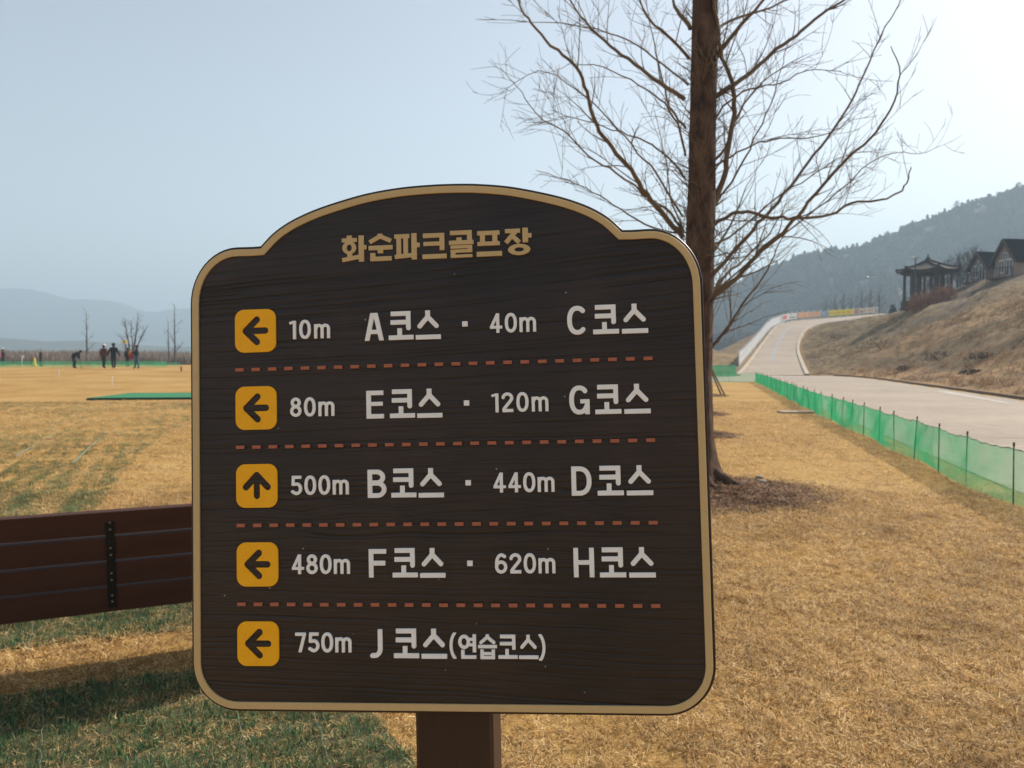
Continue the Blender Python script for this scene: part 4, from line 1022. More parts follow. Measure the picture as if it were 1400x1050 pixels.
# ------------------------------------------------------------------ turf mats, grass
M_net_green = simple('green_mat_fibre', (.022, .10, .050), (.012, .055, .030), 30, .75, .4, 200)
M_thatch = simple('matted_soil', (.02, .06, .033), (.17, .12, .055), 34, .95, .6, 90)
def W2(px, py): d = 1.5 * FPX / (py - 488); return Vector(((px - 700) / FPX * d, d, 0))
def poly_sheet(name, pts, z, mtl, label, cat=None):
    mb = MB(); n_ = len(pts); mb.add([(p[0], p[1], z) for p in pts] + [(p[0], p[1], z - .02) for p in pts], [tuple(range(n_))] + [(i_, i_ + n_, (i_ + 1) % n_ + n_, (i_ + 1) % n_) for i_ in range(n_)])
    o = mb.build(name, mtl); return tag(o, label, cat)
ZA = [(-7.6, 18.2), (-5.8, 11.9), (-4.2, 7.8), (-3.6, 6.3), (-12, 5.4), (-17, 9), (-24, 17), (-27, 24), (-17.5, 25.6), (-9.5, 24.5)]
ZB = [(-3.0, 3.72), (-1.66, 4.22), (-1.35, 4.4), (-.9, 5.9), (-3.6, 6.6), (-6.5, 5.3)]
ZC = [(-3.4, 2.95), (-2.35, 3.30), (-1.42, 3.66), (-.72, 3.30), (-.62, 3.24), (-.36, 2.78), (.0, 2.1), (-3.2, 1.6)]
def inpoly(poly, X, Y):
    ins = np.zeros(X.shape, bool); n_ = len(poly)
    for i_ in range(n_):
        (xa, ya), (xb, yb) = poly[i_], poly[(i_ + 1) % n_]
        c_ = ((ya > Y) != (yb > Y)) & (X < (xb - xa) * (Y - ya) / (yb - ya + 1e-12) + xa); ins ^= c_
    return ins
poly_sheet('turf_mat', ZB, .005, M_thatch, 'green meshed turf mat with straw showing through, under the bench', 'turf mat')
poly_sheet('turf_mat', ZC, .005, M_thatch, 'dark green ribbed turf mat in front of the sign post foot', 'turf mat')
# tapes along the mats
M_tape = simple('pale_twine', (.20, .24, .17), (.11, .15, .11), 20, .7)
def tape(p0, p1, w):
    mb = MB(); P = [Vector(p0) + (Vector(p1) - Vector(p0)) * k / 14 + Vector((rnd.uniform(-.006, .006), 0, rnd.uniform(.012, .03))) for k in range(15)]
    mb.tube(P, w, 5); o = mb.build('twine', M_tape); return o
for i_, (p0, p1, lab) in enumerate([((-2.95, 4.75, 0), (-2.42, 3.78, 0), 'pale twine on the turf mat under the bench, leftmost of three'), ((-2.60, 4.8, 0), (-2.13, 3.95, 0), 'pale twine on the turf mat under the bench, middle of three'), ((-2.22, 4.9, 0), (-1.87, 4.1, 0), 'pale twine on the turf mat under the bench, nearest the sign'),
                                   ((-1.30, 3.5, 0), (-.90, 2.6, 0), 'pale twine on the dark mat below the lower left corner of the sign'), ((-.93, 3.4, 0), (-.58, 2.55, 0), 'pale twine on the dark mat left of the sign post'), ((-2.1, 3.4, 0), (-1.6, 2.55, 0), 'pale twine on the dark mat at the far left of the photo'),
    ((-7.4, 11.4, 0), (-11.0, 20.0, 0), 'long pale twine line crossing the striped turf above the bench, left of two'), ((-6.1, 10.6, 0), (-9.8, 19.4, 0), 'long pale twine line crossing the striped turf above the bench, right of two')]):
    tag(tape(p0, p1, .0016 if p0[1] < 9 else .011), lab, 'twine')

def stripes_(x_, y_):
    a_ = x_ * .914 + y_ * .407
    return np.clip(.5 + .5 * np.sin(a_ * 2 * np.pi / .51), 0, 1)
M_straw = straw_mat('dry_grass', [(0, (.08, .04, .015)), (.24, (.40, .235, .08)), (.5, (.72, .46, .17)), (.82, (.96, .76, .42)), (1, (.30, .15, .05))],  # darkest and palest blades put shaded gaps and bright strands into the colour
                    [(0, (.008, .070, .036)), (.5, (.018, .135, .062)), (.85, (.05, .20, .085)), (1, (.30, .25, .10))], .6, .35)
lay = [blades(50, .085, (.025, .062), (.0020, .0040), (.2, 1.25), (.2, 2.0), rng) for _ in range(6)]
def field_pts(n_, d0, d1, xl=-.72, xr=.72):
    d = np.sqrt(rng.uniform(d0 ** 2, d1 ** 2, n_)); x = rng.uniform(xl, xr, n_) * d; return x, d
def grass(name, x, y, variants, smin, smax, tint, tilt_=.25, lab=None):
    n_ = len(x); z = Zt(x, y)
    return scatter(name, variants, np.stack([x, y, z], 1), np.stack([rng.normal(size=n_) * tilt_, rng.normal(size=n_) * tilt_, rng.random(n_) * 6.28], 1), rng.uniform(smin, smax, n_), tint, M_straw, lab)
def not_road(x, y):
    lx = np.interp(y, [q[1] for q in lft], [q[0] for q in lft]); return (x < lx - .02) & (y < 46)
x, y = field_pts(44000, 2.1, 8.5, -.74, .74)
zone = inpoly(ZA, x, y) | inpoly(ZB, x, y) | inpoly(ZC, x, y)
mound = np.hypot(x - T0.x, (y - 8.5) * 1.15) < .95 + .3 * vnoise(x * 3, y * 3)
patch = fbm(x * .9, y * .9)
k_ = not_road(x, y) & (~mound | (rng.random(len(x)) < .12)) & (rng.random(len(x)) < np.where(inpoly(ZC, x, y), .60, np.where(zone, .95, np.clip(.55 + (patch - .35) * 2.2, .35, 1))))
inm = (inpoly(ZC, x, y) | inpoly(ZB, x, y)) & k_; k_ &= ~inm
fine = [blades(46, .07, (.018, .045), (.0014, .0028), (.2, 1.3), (.2, 2.0), rng) for _ in range(5)]
grass('dry_grass', x[inm], y[inm], fine, .6, 1.0, (rng.random(inm.sum()) < .3) * .8)
grass('dry_grass', x[k_], y[k_], lay, .5, 1.0, np.clip((rng.random(k_.sum()) < np.where(inpoly(ZC, x[k_], y[k_]), .35, np.where(zone[k_], .2 + .6 * stripes_(x[k_], y[k_]), .0))) * .8, 0, 1))
# green fibres standing in rows on the mats
up_ = [blades(34, .045, (.018, .042), (.0024, .0042), (1.1, 1.5), (-.2, .5), rng) for _ in range(4)]
gx_, gy_ = [], []
ca, sa = math.cos(R(-26)), math.sin(R(-26))
for a_ in np.arange(-12, 12, .052):
    for b_ in np.arange(-4, 14, .06):
        xx = a_ * math.cos(R(24)) - b_ * math.sin(R(24)) - 3; yy = a_ * math.sin(R(24)) + b_ * math.cos(R(24)) + 3
        gx_.append(xx); gy_.append(yy)
gx_ = np.array(gx_) + rng.normal(size=len(gx_)) * .012; gy_ = np.array(gy_) + rng.normal(size=len(gy_)) * .012
inC = inpoly(ZC, gx_, gy_); inB = inpoly(ZB, gx_, gy_); inA = inpoly(ZA, gx_, gy_) & (gy_ < 13)
pn = fbm(gx_ * 1.6, gy_ * 1.6)
def stripes(x_, y_):
    a_ = x_ * .914 + y_ * .407; b_ = -x_ * .407 + y_ * .914
    line = np.abs((a_ % 1.02) - .51); sub_ = .62 + .38 * np.sin(a_ * 2 * np.pi / .255)
    return np.clip(sstep((.51 - line - .02) / .06), 0, 1) * sub_ * (.75 + .25 * np.sin(b_ * 2 * np.pi / .42))
st_g = stripes(gx_, gy_); af = gx_ * .914 + gy_ * .407; bf = -gx_ * .407 + gy_ * .914
grid = (np.abs((af % .17) - .085) < .078) & (np.abs((bf % .21) - .105) < .097)
k_ = (inC & grid & (rng.random(len(gx_)) < .97)) | (inB & (rng.random(len(gx_)) < np.clip((pn - .2) * 2.8, .25, .95) * (.45 + .7 * st_g))) | (inA & (rng.random(len(gx_)) < np.clip((pn - .18) * 1.8, .15, .6) * st_g))
k_ &= (gy_ > 1.9) & (np.abs(gx_) < .75 * gy_)
grass('green_fibres', gx_[k_], gy_[k_], up_, .8, 1.25, np.where(inA[k_], rng.uniform(.3, .8, k_.sum()), rng.uniform(.75, 1, k_.sum())), .12)
# farther turf
x, y = field_pts(42000, 8.3, 26)
zone = inpoly(ZA, x, y); mound = np.hypot(x - T0.x, (y - 8.5) * 1.15) < 1.05
for q in (14.6, 20.0, 29.5): mound |= np.hypot(x - .2465 * q, (y - q) * .9) < .62
patch = fbm(x * .5, y * .5)
k_ = not_road(x, y) & ~mound & (rng.random(len(x)) < np.clip(.5 + (patch - .4) * 1.8, .2, 1))
grass('dry_grass', x[k_], y[k_], lay, .8, 1.3, (zone[k_] & (rng.random(k_.sum()) < np.clip((fbm(x[k_] * .5, y[k_] * .25) - .18) * 3.2, .4, 1) * np.clip(stripes(x[k_], y[k_]) * 1.7, 0, 1))) * rng.uniform(.35, .95, k_.sum()))
# weeds on the bank
n_ = 42000
hx = rng.uniform(12, 100, n_); hy = rng.uniform(16, 150, n_); m_ = (hx / hy > .34) & (hx / hy < .80)
hx, hy = hx[m_], hy[m_]; dd_, _, ss_ = nearest(TOE, hx, hy); fl_ = (ss_ > 0) & (dd_ > .5); hx, hy, dd_ = hx[fl_], hy[fl_], dd_[fl_]
M_weed = straw_mat('bank_weeds', [(0, (.14, .105, .07)), (.5, (.28, .20, .11)), (1, (.40, .30, .17))], [(0, (.27, .12, .07)), (1, (.42, .23, .13))], .9, .25)
tuft = [blades(22, .22, (.10, .34), (.012, .03), (.5, 1.4), (.0, 1.2), rng) for _ in range(5)]
n_ = len(hx); rusty = np.clip(1.25 - np.abs(hy - 44) / 24., 0, 1) * (fbm(hx * .12, hy * .12) > .42)
grey = np.exp(-((dd_ - 19) / 8.) ** 2) * sstep((hy - 62) / 10)
keep = rng.random(n_) > grey * .75
scatter('bank_weeds', tuft, np.stack([hx, hy, Zt(hx, hy)], 1)[keep], np.stack([rng.normal(size=n_) * .2, rng.normal(size=n_) * .2, rng.random(n_) * 6.28], 1)[keep],
        (rng.uniform(.5, 1.2, n_) * (.7 + .9 * vnoise(hx / 3, hy / 3) ** 2))[keep], (rusty * rng.random(n_))[keep], M_weed)
# dark low brush clumps on the bank: several countable bushes
M_brush = straw_mat('dark_brush', [(0, (.07, .052, .04)), (1, (.16, .115, .08))], None, .95, .1)
M_brush2 = simple('brush_twigs', (.075, .058, .045), (.04, .03, .025), 3, .95)
def bush(name, rg, sx, sy, sz, mtl, n_=160, leaf=.07):
    u = rg.normal(size=(n_, 3)); u /= np.linalg.norm(u, axis=1)[:, None]; u[:, 2] = np.abs(u[:, 2]); rr = rg.random(n_) ** .35
    P = u * rr[:, None] * np.array([sx, sy, sz]); U = rg.normal(size=(n_, 3)); U /= np.linalg.norm(U, axis=1)[:, None]
    Wv = np.cross(U, rg.normal(size=(n_, 3))); Wv /= np.linalg.norm(Wv, axis=1)[:, None]; s_ = rg.uniform(.5, 1.3, n_)[:, None] * leaf
    V = np.stack([P - U * s_, P + Wv * s_ * .6, P + U * s_, P - Wv * s_ * .6], 1).reshape(-1, 3)
    tb = Tubes(4)
    F = np.arange(n_ * 4).reshape(n_, 4); o = bpy.data.objects.new(name, None); link(o)
    np_mesh('foliage', V, F, mtl, o)
    for k in range(14):
        a = k * 2.4; q = np.array([math.cos(a) * sx * rg.uniform(.3, .9), math.sin(a) * sy * rg.uniform(.3, .9), sz * rg.uniform(.5, .95)]); tb.add(np.array([[0, 0, -.1], q * .5 + [0, 0, .1], q]), np.array([.015, .01, .006]))
    tb.build('stem', M_brush2, o); return o
blabs = [(1205, 478, 72, 2.0, 'dark low bush on the bank just above the ramp foot'), (1285, 494, 40, 1.5, 'dark bush in the middle of the rust coloured bank'), (1345, 491, 36, 1.0, 'dark bush on the bank near the right edge of the photo'),
         (1145, 463, 88, 1.7, 'small dark bush beside the right edge of the ramp'), (1240, 505, 43, .8, 'small dark bush low on the bank, left of the larger one'), (1330, 511, 33, .7, 'small dark bush close above the road edge on the right')]
def on_ground(px, py, d0=20, d1=200):
    """distance at which the sight line through a photo position meets the terrain"""
    for d in np.arange(d0, d1, .5):
        p = pix(px, py, d)
        if p.z <= zt1(p.x, p.y): return p
    return None
for px_, py_, dg_, sz_, lab in blabs:
    p = on_ground(px_, py_); 
    if p is None: continue
    o = bush('bush', rng, sz_ * 1.1, sz_ * .7, sz_ * .42, M_brush, 300, .06); place(o, p.x, p.y, zt1(p.x, p.y) - .05, 0, 1, lab, 'bush')

# ------------------------------------------------------------------ bark mulch round the tree feet
M_mulch = simple('bark_mulch', (.20, .10, .045), (.07, .036, .02), 24, .95, .9, 60)
M_chip = straw_mat('bark_chips', [(0, (.04, .022, .014)), (.5, (.20, .095, .042)), (.93, (.36, .21, .11)), (1, (.48, .38, .28))], None, .85, 0)
chips = [blades(30, .10, (.015, .06), (.003, .010), (-.1, .5), (-.2, .6), rng, .004) for _ in range(4)]
def mulch(cx_, cy_, rad, h, label, n_):
    nr, na = 14, 48; V = []; 
    for i_ in range(nr + 1):
        q = i_ / nr
        for j_ in range(na):
            a = 2 * math.pi * j_ / na; rr = rad * q * (1 + .22 * math.sin(a * 3 + cx_) * .5 + .22 * (vnoise(a * 1.7 + cx_, 3.3) - .5)); xx, yy = rr * math.cos(a), rr * math.sin(a) * .9
            V.append((xx, yy, h * (1 - q) ** 1.3 + .03 * (1 - q) * (float(fbm(xx * 7 + 9, yy * 7)) - .45) * 4 * (q > .05) + .004 - .012 * (q > .98)))
    F = [(i_ * na + j_, (i_ + 1) * na + j_, (i_ + 1) * na + (j_ + 1) % na, i_ * na + (j_ + 1) % na) for i_ in range(nr) for j_ in range(na)]
    mb = MB(); mb.add(V, F); o = mb.build('mulch_ring', M_mulch, None, True, (cx_, cy_, 0)); tag(o, label, 'mulch')
    a = rng.random(n_) * 6.28; q = np.sqrt(rng.random(n_)) * (1.0 + .35 * rng.random(n_) ** 3); xx = np.cos(a) * q * rad; yy = np.sin(a) * q * rad * .9
    scatter('bark_chips', chips, np.stack([cx_ + xx, cy_ + yy, h * np.maximum(1 - q, 0) ** 1.3 + .012], 1), np.stack([rng.normal(size=n_) * .15, rng.normal(size=n_) * .15, rng.random(n_) * 6.28], 1), rng.uniform(.6, 1.2, n_), rng.random(n_), M_chip)
mulch(T0.x + .14, T0.y - .12, 1.2, .17, 'dark bark mulch spread round the foot of the large tree', 1500)
mulch(.247 * 14.6 + .05, 14.6, .62, .13, 'small dark mulch heap behind the large tree, nearest of the far ones', 260)
mulch(.247 * 20.0 + .05, 20.0, .62, .12, 'small dark mulch heap, middle one of the row behind the large tree', 200)
mulch(.247 * 29.5 + .1, 29.5, .95, .12, 'brown mulch heap under the propped tree', 200)
M_stone = simple('pale_pebble', (.42, .38, .33), (.30, .26, .22), 20, .8)
for i_, (px_, py_, lab) in enumerate([(1044, 670, 'pale stone lying on the mulch right of the trunk'), (1018, 672, 'flat beige stone on the mulch between trunk and pale stone'), (977, 681, 'small white pebble on mulch at the sign edge'), (1040, 661, 'flat pale stone at the upper edge of the mulch')]):
    p = W2(px_, py_); mb = MB(); mb.ball((0, 0, 0), .035 if i_ != 2 else .018, 9, 6, 0, (1.4, .9, .6)); o = mb.build('stone', M_stone, None, True, (p.x, p.y, .09 if i_ != 3 else .07)); tag(o, lab, 'stone')
# ------------------------------------------------------------------ green net fences: real crossed threads on thin stakes
M_thread = simple('green_net_thread', (.24, .84, .55), (.17, .74, .46), 3, .6, 0, transl=.5)
M_cord = simple('green_net_cord', (.02, .15, .075), (.015, .11, .055), 3, .6)
M_stake = simple('green_stake', (.018, .09, .05), (.012, .05, .03), 3, .5)
M_cap = simple('stake_cap', (.03, .025, .02), None, 3, .7)
def net_fence(path, H, label, pitch, th, spacing, seed, group=None, sag=.05, lean=.06, zoff=0.0):
    rg = np.random.default_rng(seed)
    P = smooth_path(np.array([(x, y, 0) for x, y in path]), 6); seg = np.linalg.norm(np.diff(P, axis=0), axis=1); S_ = np.concatenate([[0], np.cumsum(seg)]); tot = S_[-1]
    at = lambda s_: np.array([np.interp(s_, S_, P[:, 0]), np.interp(s_, S_, P[:, 1])]).T
    p0 = at(0.0); root = empty('net_fence', (float(p0[0]), float(p0[1]), zt1(p0[0], p0[1])), label=label, cat='net fence')
    org = np.array([p0[0], p0[1], root.location.z])
    ps = [0.0]
    while ps[-1] < tot - spacing * .6: ps.append(ps[-1] + spacing * rg.uniform(.82, 1.18))
    ps[-1] = tot; ps = np.array(ps)
    ln_ = rg.normal(size=(len(ps), 2)) * lean
    for s_, l_ in zip(ps, ln_):
        q = at(s_); z0_ = zt1(q[0], q[1]); a = Vector((q[0] - org[0], q[1] - org[1], z0_ - org[2]))
        mb = MB(); tp = Vector((l_[0] * H, l_[1] * H, H * 1.05)); mb.tube([a, a + tp * .5, a + tp], .0065, 6); sk = mb.build('stake', M_stake, root)
        mb = MB(); mb.tube([a + tp * .985, a + tp * 1.05], .010, 6); mb.build('cap', M_cap, sk)
    def top(s_):
        i_ = np.clip(np.searchsorted(ps, s_) - 1, 0, len(ps) - 2); u = (s_ - ps[i_]) / (ps[i_ + 1] - ps[i_])
        return u, i_
    def surf(s_, v_):
        s_ = np.asarray(s_, float); q = at(s_); z0_ = Zt(q[:, 0], q[:, 1]); u, i_ = top(s_)
        lx = (ln_[i_, 0] * (1 - u) + ln_[i_ + 1, 0] * u) * v_ * H; ly = (ln_[i_, 1] * (1 - u) + ln_[i_ + 1, 1] * u) * v_ * H
        h = H * (1 - sag * 4 * u * (1 - u) * (.7 + .6 * ((i_ * 7) % 5) / 5.) - .02); bow = .05 * np.sin(v_ * 3.1) * 4 * u * (1 - u) * np.where(i_ % 2 == 0, 1, -.6)
        foot = .10 * (1 - v_) ** 3 * np.sin(s_ * 1.7 + seed)
        return np.stack([q[:, 0] + lx + bow * .5 - org[0] + foot * .5, q[:, 1] + ly - bow * .3 - org[1], z0_ + .012 + v_ * h - org[2] + .006 * np.sin(s_ * 23) * (v_ > .9)], 1)
    tb = Tubes(3)
    ns = int(tot / pitch)
    for s_ in np.linspace(0, tot, ns):
        vv = np.linspace(0, 1, 5); pts = np.concatenate([surf([s_ + .012 * math.sin(k * 2 + s_ * 9)], v_) for k, v_ in enumerate(vv)]); tb.add(pts, np.full(5, th))
    ss = np.linspace(0, tot, int(tot / .14))
    for v_ in np.linspace(0, 1, int(H / pitch)): tb.add(surf(ss, v_), np.full(len(ss), th))
    tb.build('netting', M_thread, root)
    tb = Tubes(5); ss = np.linspace(0, tot, int(tot / .06)); tb.add(surf(ss, 1.0) + rg.normal(size=(len(ss), 3)) * .002, .0045 + .0025 * (rg.random(len(ss)) > .9)); tb.build('edge_cord', M_cord, root)
    return root
net_fence([(4.75, 4.2), (4.95, 6.6), (5.2, 8.5), (6.55, 14), (7.9, 19.7), (10.5, 30), (12.6, 38), (14.35, 45.2)], .58, 'green net fence running along the road edge on the right', .0125, .00125, 1.22, 3)
net_fence([(14.35, 45.2), (12.5, 45.6), (10.0, 46.0), (6, 46.2)], .56, 'short green net fence crossing in front of the ramp foot', .030, .0030, 1.3, 4)
net_fence([(-42, 60.5), (-36, 61.2), (-31, 61.5), (-27.6, 61.4)], .46, 'far green net fence behind the walkers on the playing field', .045, .0075, .93, 5, sag=.02, lean=.03)
x0_ = (212 - 700) / FPX * 66; net_fence([(x0_, 66), (x0_ + 2.2, 66)], .35, 'short piece of far green net left of the sign edge', .045, .005, .9, 6, lean=.03)
# darker windbreak net behind the crossing fence
net_fence([(17.2, 59.0), (15.6, 58.6), (12.5, 58.2)], .9, 'darker green net at the left foot of the ramp', .02, .0065, 1.4, 8)

# ------------------------------------------------------------------ tee mat on the field
M_tee = simple('artificial_turf', (.03, .20, .085), (.025, .16, .07), 6, .85, .3, 60)
M_teeside = simple('tee_frame', (.02, .045, .035), (.015, .03, .02), 3, .8)
tee = empty('tee_mat', (-12.1, 28.2, zt1(-12.1, 28.2)), label='flat green artificial tee mat lying on the dry field', cat='tee mat')
mb = MB(); mb.add([(-2.5, -1.9, .0), (2.6, -1.2, 0), (2.4, 2.3, .0), (-2.9, 1.9, .0), (-2.5, -1.9, .075), (2.6, -1.2, .075), (2.4, 2.3, .075), (-2.9, 1.9, .075)], [(0, 1, 5, 4), (1, 2, 6, 5), (2, 3, 7, 6), (3, 0, 4, 7), (4, 5, 6, 7)]); mb.build('frame', M_teeside, tee)
mb = MB(); mb.add([(-2.47, -1.87, .076), (2.57, -1.17, .076), (2.37, 2.27, .076), (-2.87, 1.87, .076), (-2.47, -1.87, .09), (2.57, -1.17, .09), (2.37, 2.27, .09), (-2.87, 1.87, .09)], [(0, 1, 5, 4), (1, 2, 6, 5), (2, 3, 7, 6), (3, 0, 4, 7), (4, 5, 6, 7)]); mb.build('turf_surface', M_tee, tee)

# ------------------------------------------------------------------ guard fence with banners on the ramp
M_wpaint = simple('white_guard_paint', (.84, .85, .86), (.76, .77, .78), 3, .5)
fr = empty('guard_fence', tuple(LEd[4]), label='white picket guard fence climbing the left side of the ramp', cat='guard fence'); fo = Vector(LEd[4])
def outer(E_, off):
    out = []
    for i_, p in enumerate(E_):
        a = E_[max(i_ - 1, 0)]; b_ = E_[min(i_ + 1, len(E_) - 1)]; t_ = (b_ - a); t_.z = 0; t_.normalize(); out.append(p + Vector((-t_.y, t_.x, 0)) * off)
    return out
OE = outer(LEd, .7); OEa = np.array([tuple(p) for p in OE]); segl = np.linalg.norm(np.diff(OEa, axis=0), axis=1); OS = np.concatenate([[0], np.cumsum(segl)])
oat = lambda s_: Vector([float(np.interp(s_, OS, OEa[:, k])) for k in range(3)])
s_start = float(np.interp(76, OEa[:, 1], OS)); s_turn = float(np.interp(6.2, OEa[:, 2], OS)); s_end = OS[-1]
pk = MB(); pk.box((0, 0, .66), (.25, .05, 1.36), taper=.8); pk0 = pk.build('picket', M_wpaint, fr)
s_ = s_start; k = 0; first = True
while s_ < s_turn + 12:
    base_s = s_start + int((s_ - s_start) / 2.88) * 2.88; p = oat(s_); q = oat(s_ + .3); zb_ = oat(base_s + 1.44).z
    o = pk0 if first else pk0.copy()
    if not first: C.objects.link(o)
    first = False; o.location = Vector((p.x, p.y, zb_)) - fo; o.rotation_euler = (0, 0, math.atan2(q.y - p.y, q.x - p.x)); s_ += .36
    k += 1
s_ = s_start
while s_ < s_turn + 12:
    p = oat(s_); q = oat(s_ + 2.1); zb_ = oat(s_ + 1.05).z; d = q - p
    mb = MB()
    for h in (.3, 1.05): mb.box(((p.x + q.x) / 2 - fo.x, (p.y + q.y) / 2 - fo.y, zb_ + h - fo.z), (math.hypot(d.x, d.y), .12, .08), Matrix.Rotation(math.atan2(d.y, d.x), 3, 'Z'))
    mb.build('rail', M_wpaint, fr); mb = MB(); mb.tube([(p.x - fo.x, p.y - fo.y, zb_ - 1.0 - fo.z), (p.x - fo.x, p.y - fo.y, zb_ + 1.5 - fo.z)], .06, 6); mb.build('post', M_wpaint, fr); s_ += 2.1
s_b = s_turn + 10
gp = oat(s_b); rf_ = empty('railing', tuple(gp), label='pale post railing carrying banners along the top of the ramp', cat='railing')
sp_ = s_b
while sp_ < s_end:
    p = oat(sp_) - gp; mb = MB(); mb.tube([p - Vector((0, 0, .4)), p + Vector((0, 0, 1.75))], .05, 6); mb.build('post', M_wpaint, rf_); sp_ += 2.4
for h in (.35, .8, 1.25):
    tb = Tubes(5); ss = np.linspace(s_b, s_end, 40); tb.add(np.array([tuple(oat(q) - gp + Vector((0, 0, h))) for q in ss]), np.full(40, .04)); tb.build('rail', M_wpaint, rf_)
# banners: where along the photo each one hangs
M_mark = paint('banner_marks', (.30, .12, .08)); M_by = paint('yellow_vinyl', (.85, .66, .03)); M_bo = paint('white_vinyl', (.62, .58, .55)); M_or = paint('orange_print', (.75, .36, .16)); M_bb = paint('grey_blue_vinyl', (.30, .36, .46)); M_bc = paint('cream_vinyl', (.66, .55, .42)); M_rd = paint('red_print', (.55, .10, .08)); M_ink = paint('dark_print', (.10, .12, .2))
def s_at_px(px):
    best = None
    for q in np.arange(s_b - 6, s_end, .1):
        p = oat(q) + Vector((0, 0, 1)); v_ = p - CAM; dp = v_.dot(AX[2]); x_ = 700 + FPX * v_.dot(AX[0]) / dp
        if best is None or abs(x_ - px) < best[0]: best = (abs(x_ - px), q)
    return best[1]
def banner(pa, pb_, base, marks, label, frame=None):
    a = s_at_px(pa); b_ = s_at_px(pb_); m_ = (a + b_) / 2; org = oat(m_); root = empty('banner', tuple(org), label=label, cat='banner')
    nn = 8; V = []
    def pt(u, h, off): 
        p = oat(a + (b_ - a) * u) - org; q = oat(a + (b_ - a) * u + .3) - oat(a + (b_ - a) * u); t_ = Vector((q.x, q.y, 0)).normalized(); n_ = Vector((t_.y, -t_.x, 0))
        return p + n_ * (off + .02 * math.sin(u * 17)) + Vector((0, 0, h))
    def panel(u0, u1, h0, h1, off, mtl, name):
        mb = MB(); vs = []
        for i_ in range(nn + 1):
            u = u0 + (u1 - u0) * i_ / nn; vs += [pt(u, h0, off), pt(u, h1, off), pt(u, h0, off - .015), pt(u, h1, off - .015)]
        fs = []
        for i_ in range(nn):
            k_ = i_ * 4; fs += [(k_, k_ + 4, k_ + 5, k_ + 1), (k_ + 2, k_ + 3, k_ + 7, k_ + 6), (k_ + 1, k_ + 5, k_ + 7, k_ + 3), (k_, k_ + 2, k_ + 6, k_ + 4)]
        mb.add(vs, fs); return mb.build(name, mtl, root)
    panel(0, 1, .35, 1.45, .09, base, 'sheet')
    for (u0, u1, h0, h1, m_) in marks: panel(u0, u1, h0, h1, .115, m_, 'print')
rr_ = np.random.default_rng(4)
def words_(u0, u1, n_, h0, h1, m_):
    out = []; w_ = (u1 - u0) / n_
    for k in range(n_):
        if rr_.random() < .8: out.append((u0 + k * w_, u0 + k * w_ + w_ * .62, h0 + rr_.uniform(0, .08), h1 - rr_.uniform(0, .08), m_))
    return out
banner(1068, 1089, M_bo, [(.08, .38, .6, 1.25, M_rd)] + words_(.45, .95, 4, .55, .85, M_ink) + words_(.45, .95, 3, 1.0, 1.25, M_bb), 'white banner with red emblem at the left end of the ramp railing')
banner(1090, 1121, M_bo, [(.03, .97, .40, 1.38, M_or), (.10, .9, .62, .95, M_bc), (.12, .88, 1.12, 1.22, M_bo)], 'white and orange banner on the ramp railing, second from the left')
banner(1122, 1131, M_bb, words_(.15, .85, 3, .7, 1.1, M_bo), 'small grey-blue banner between the orange and yellow banners')
banner(1133, 1166, M_by, words_(.05, .52, 9, .78, .98, M_mark) + words_(.58, .95, 4, .72, 1.02, M_rd), 'bright yellow banner with a line of brown lettering on the ramp railing')
banner(1167, 1196, M_bc, [(.04, .22, .5, 1.3, M_rd), (.08, .18, .75, 1.05, M_bo), (.30, .40, .6, .9, M_ink)] + words_(.45, .95, 4, .8, 1.1, M_mark), 'cream banner with red marks at the right end of the ramp railing')

# ------------------------------------------------------------------ lamp posts
M_galv = simple('galvanised_steel', (.42, .44, .46), (.34, .36, .38), 3, .45, metal=.3)
M_dkpost = simple('dark_post_paint', (.03, .03, .03), None, 3, .5)
M_lampg = simple('lamp_globe_glass', (.75, .75, .72), None, 3, .3)
def px_at(px, py, d): return pix(px, py, d)
p = pix(1213.3, 422, 132); g_ = Vector((p.x, p.y, zt1(p.x, p.y)))
top_ = pix(1213.3, 368.5, 132).z - g_.z
lp = empty('street_lamp', g_, label='grey street lamp with a long arm reaching left above the banners', cat='street lamp')
mb = MB(); mb.tube([(0, 0, 0), (0, 0, top_)], [.11, .07], 8); mb.build('pole', M_galv, lp)
arm = pix(1186, 379.5, 132) - g_; mb = MB(); mb.tube([(0, 0, arm.z + .1), (arm.x, 0, arm.z)], .06, 6); mb.build('arm', M_galv, lp)
mb = MB(); mb.ball((arm.x - .15, 0, arm.z - .02), .3, 10, 6, 0, (1.3, .8, .6)); mb.build('lamp_head', M_galv, lp)
mb = MB(); mb.box((-.35, 0, 1.5), (.4, .3, .9)); mb.build('control_box', M_galv, lp)
p = pix(1226.5, 420, 134); g_ = Vector((p.x, p.y, zt1(p.x, p.y))); lp = empty('utility_pole', g_, label='plain grey pole just right of the street lamp', cat='pole')
h_ = pix(1226.5, 379, 134).z - g_.z; mb = MB(); mb.tube([(0, 0, 0), (0, 0, h_)], [.13, .10], 8); mb.build('pole', M_galv, lp); mb = MB(); mb.box((0, 0, h_ + .05), (.25, .25, .12)); mb.build('cap', M_galv, lp)
p = pix(1251, 400, 86); g_ = Vector((p.x, p.y, zt1(p.x, p.y))); lp = empty('park_lamp', g_, label='dark park lamp with a white globe in front of the pavilion roof', cat='park lamp')
h_ = pix(1251, 354, 86).z - g_.z; mb = MB(); mb.tube([(0, 0, 0), (0, 0, h_)], .07, 8); mb.build('pole', M_dkpost, lp); mb = MB(); mb.tube([(-.33, 0, h_ + .05), (0, 0, h_), (.3, 0, h_ + .15)], .04, 6); mb.build('bracket', M_dkpost, lp)
mb = MB(); mb.ball((-.36, 0, h_ + .16), .16, 10, 6); mb.build('globe', M_lampg, lp)

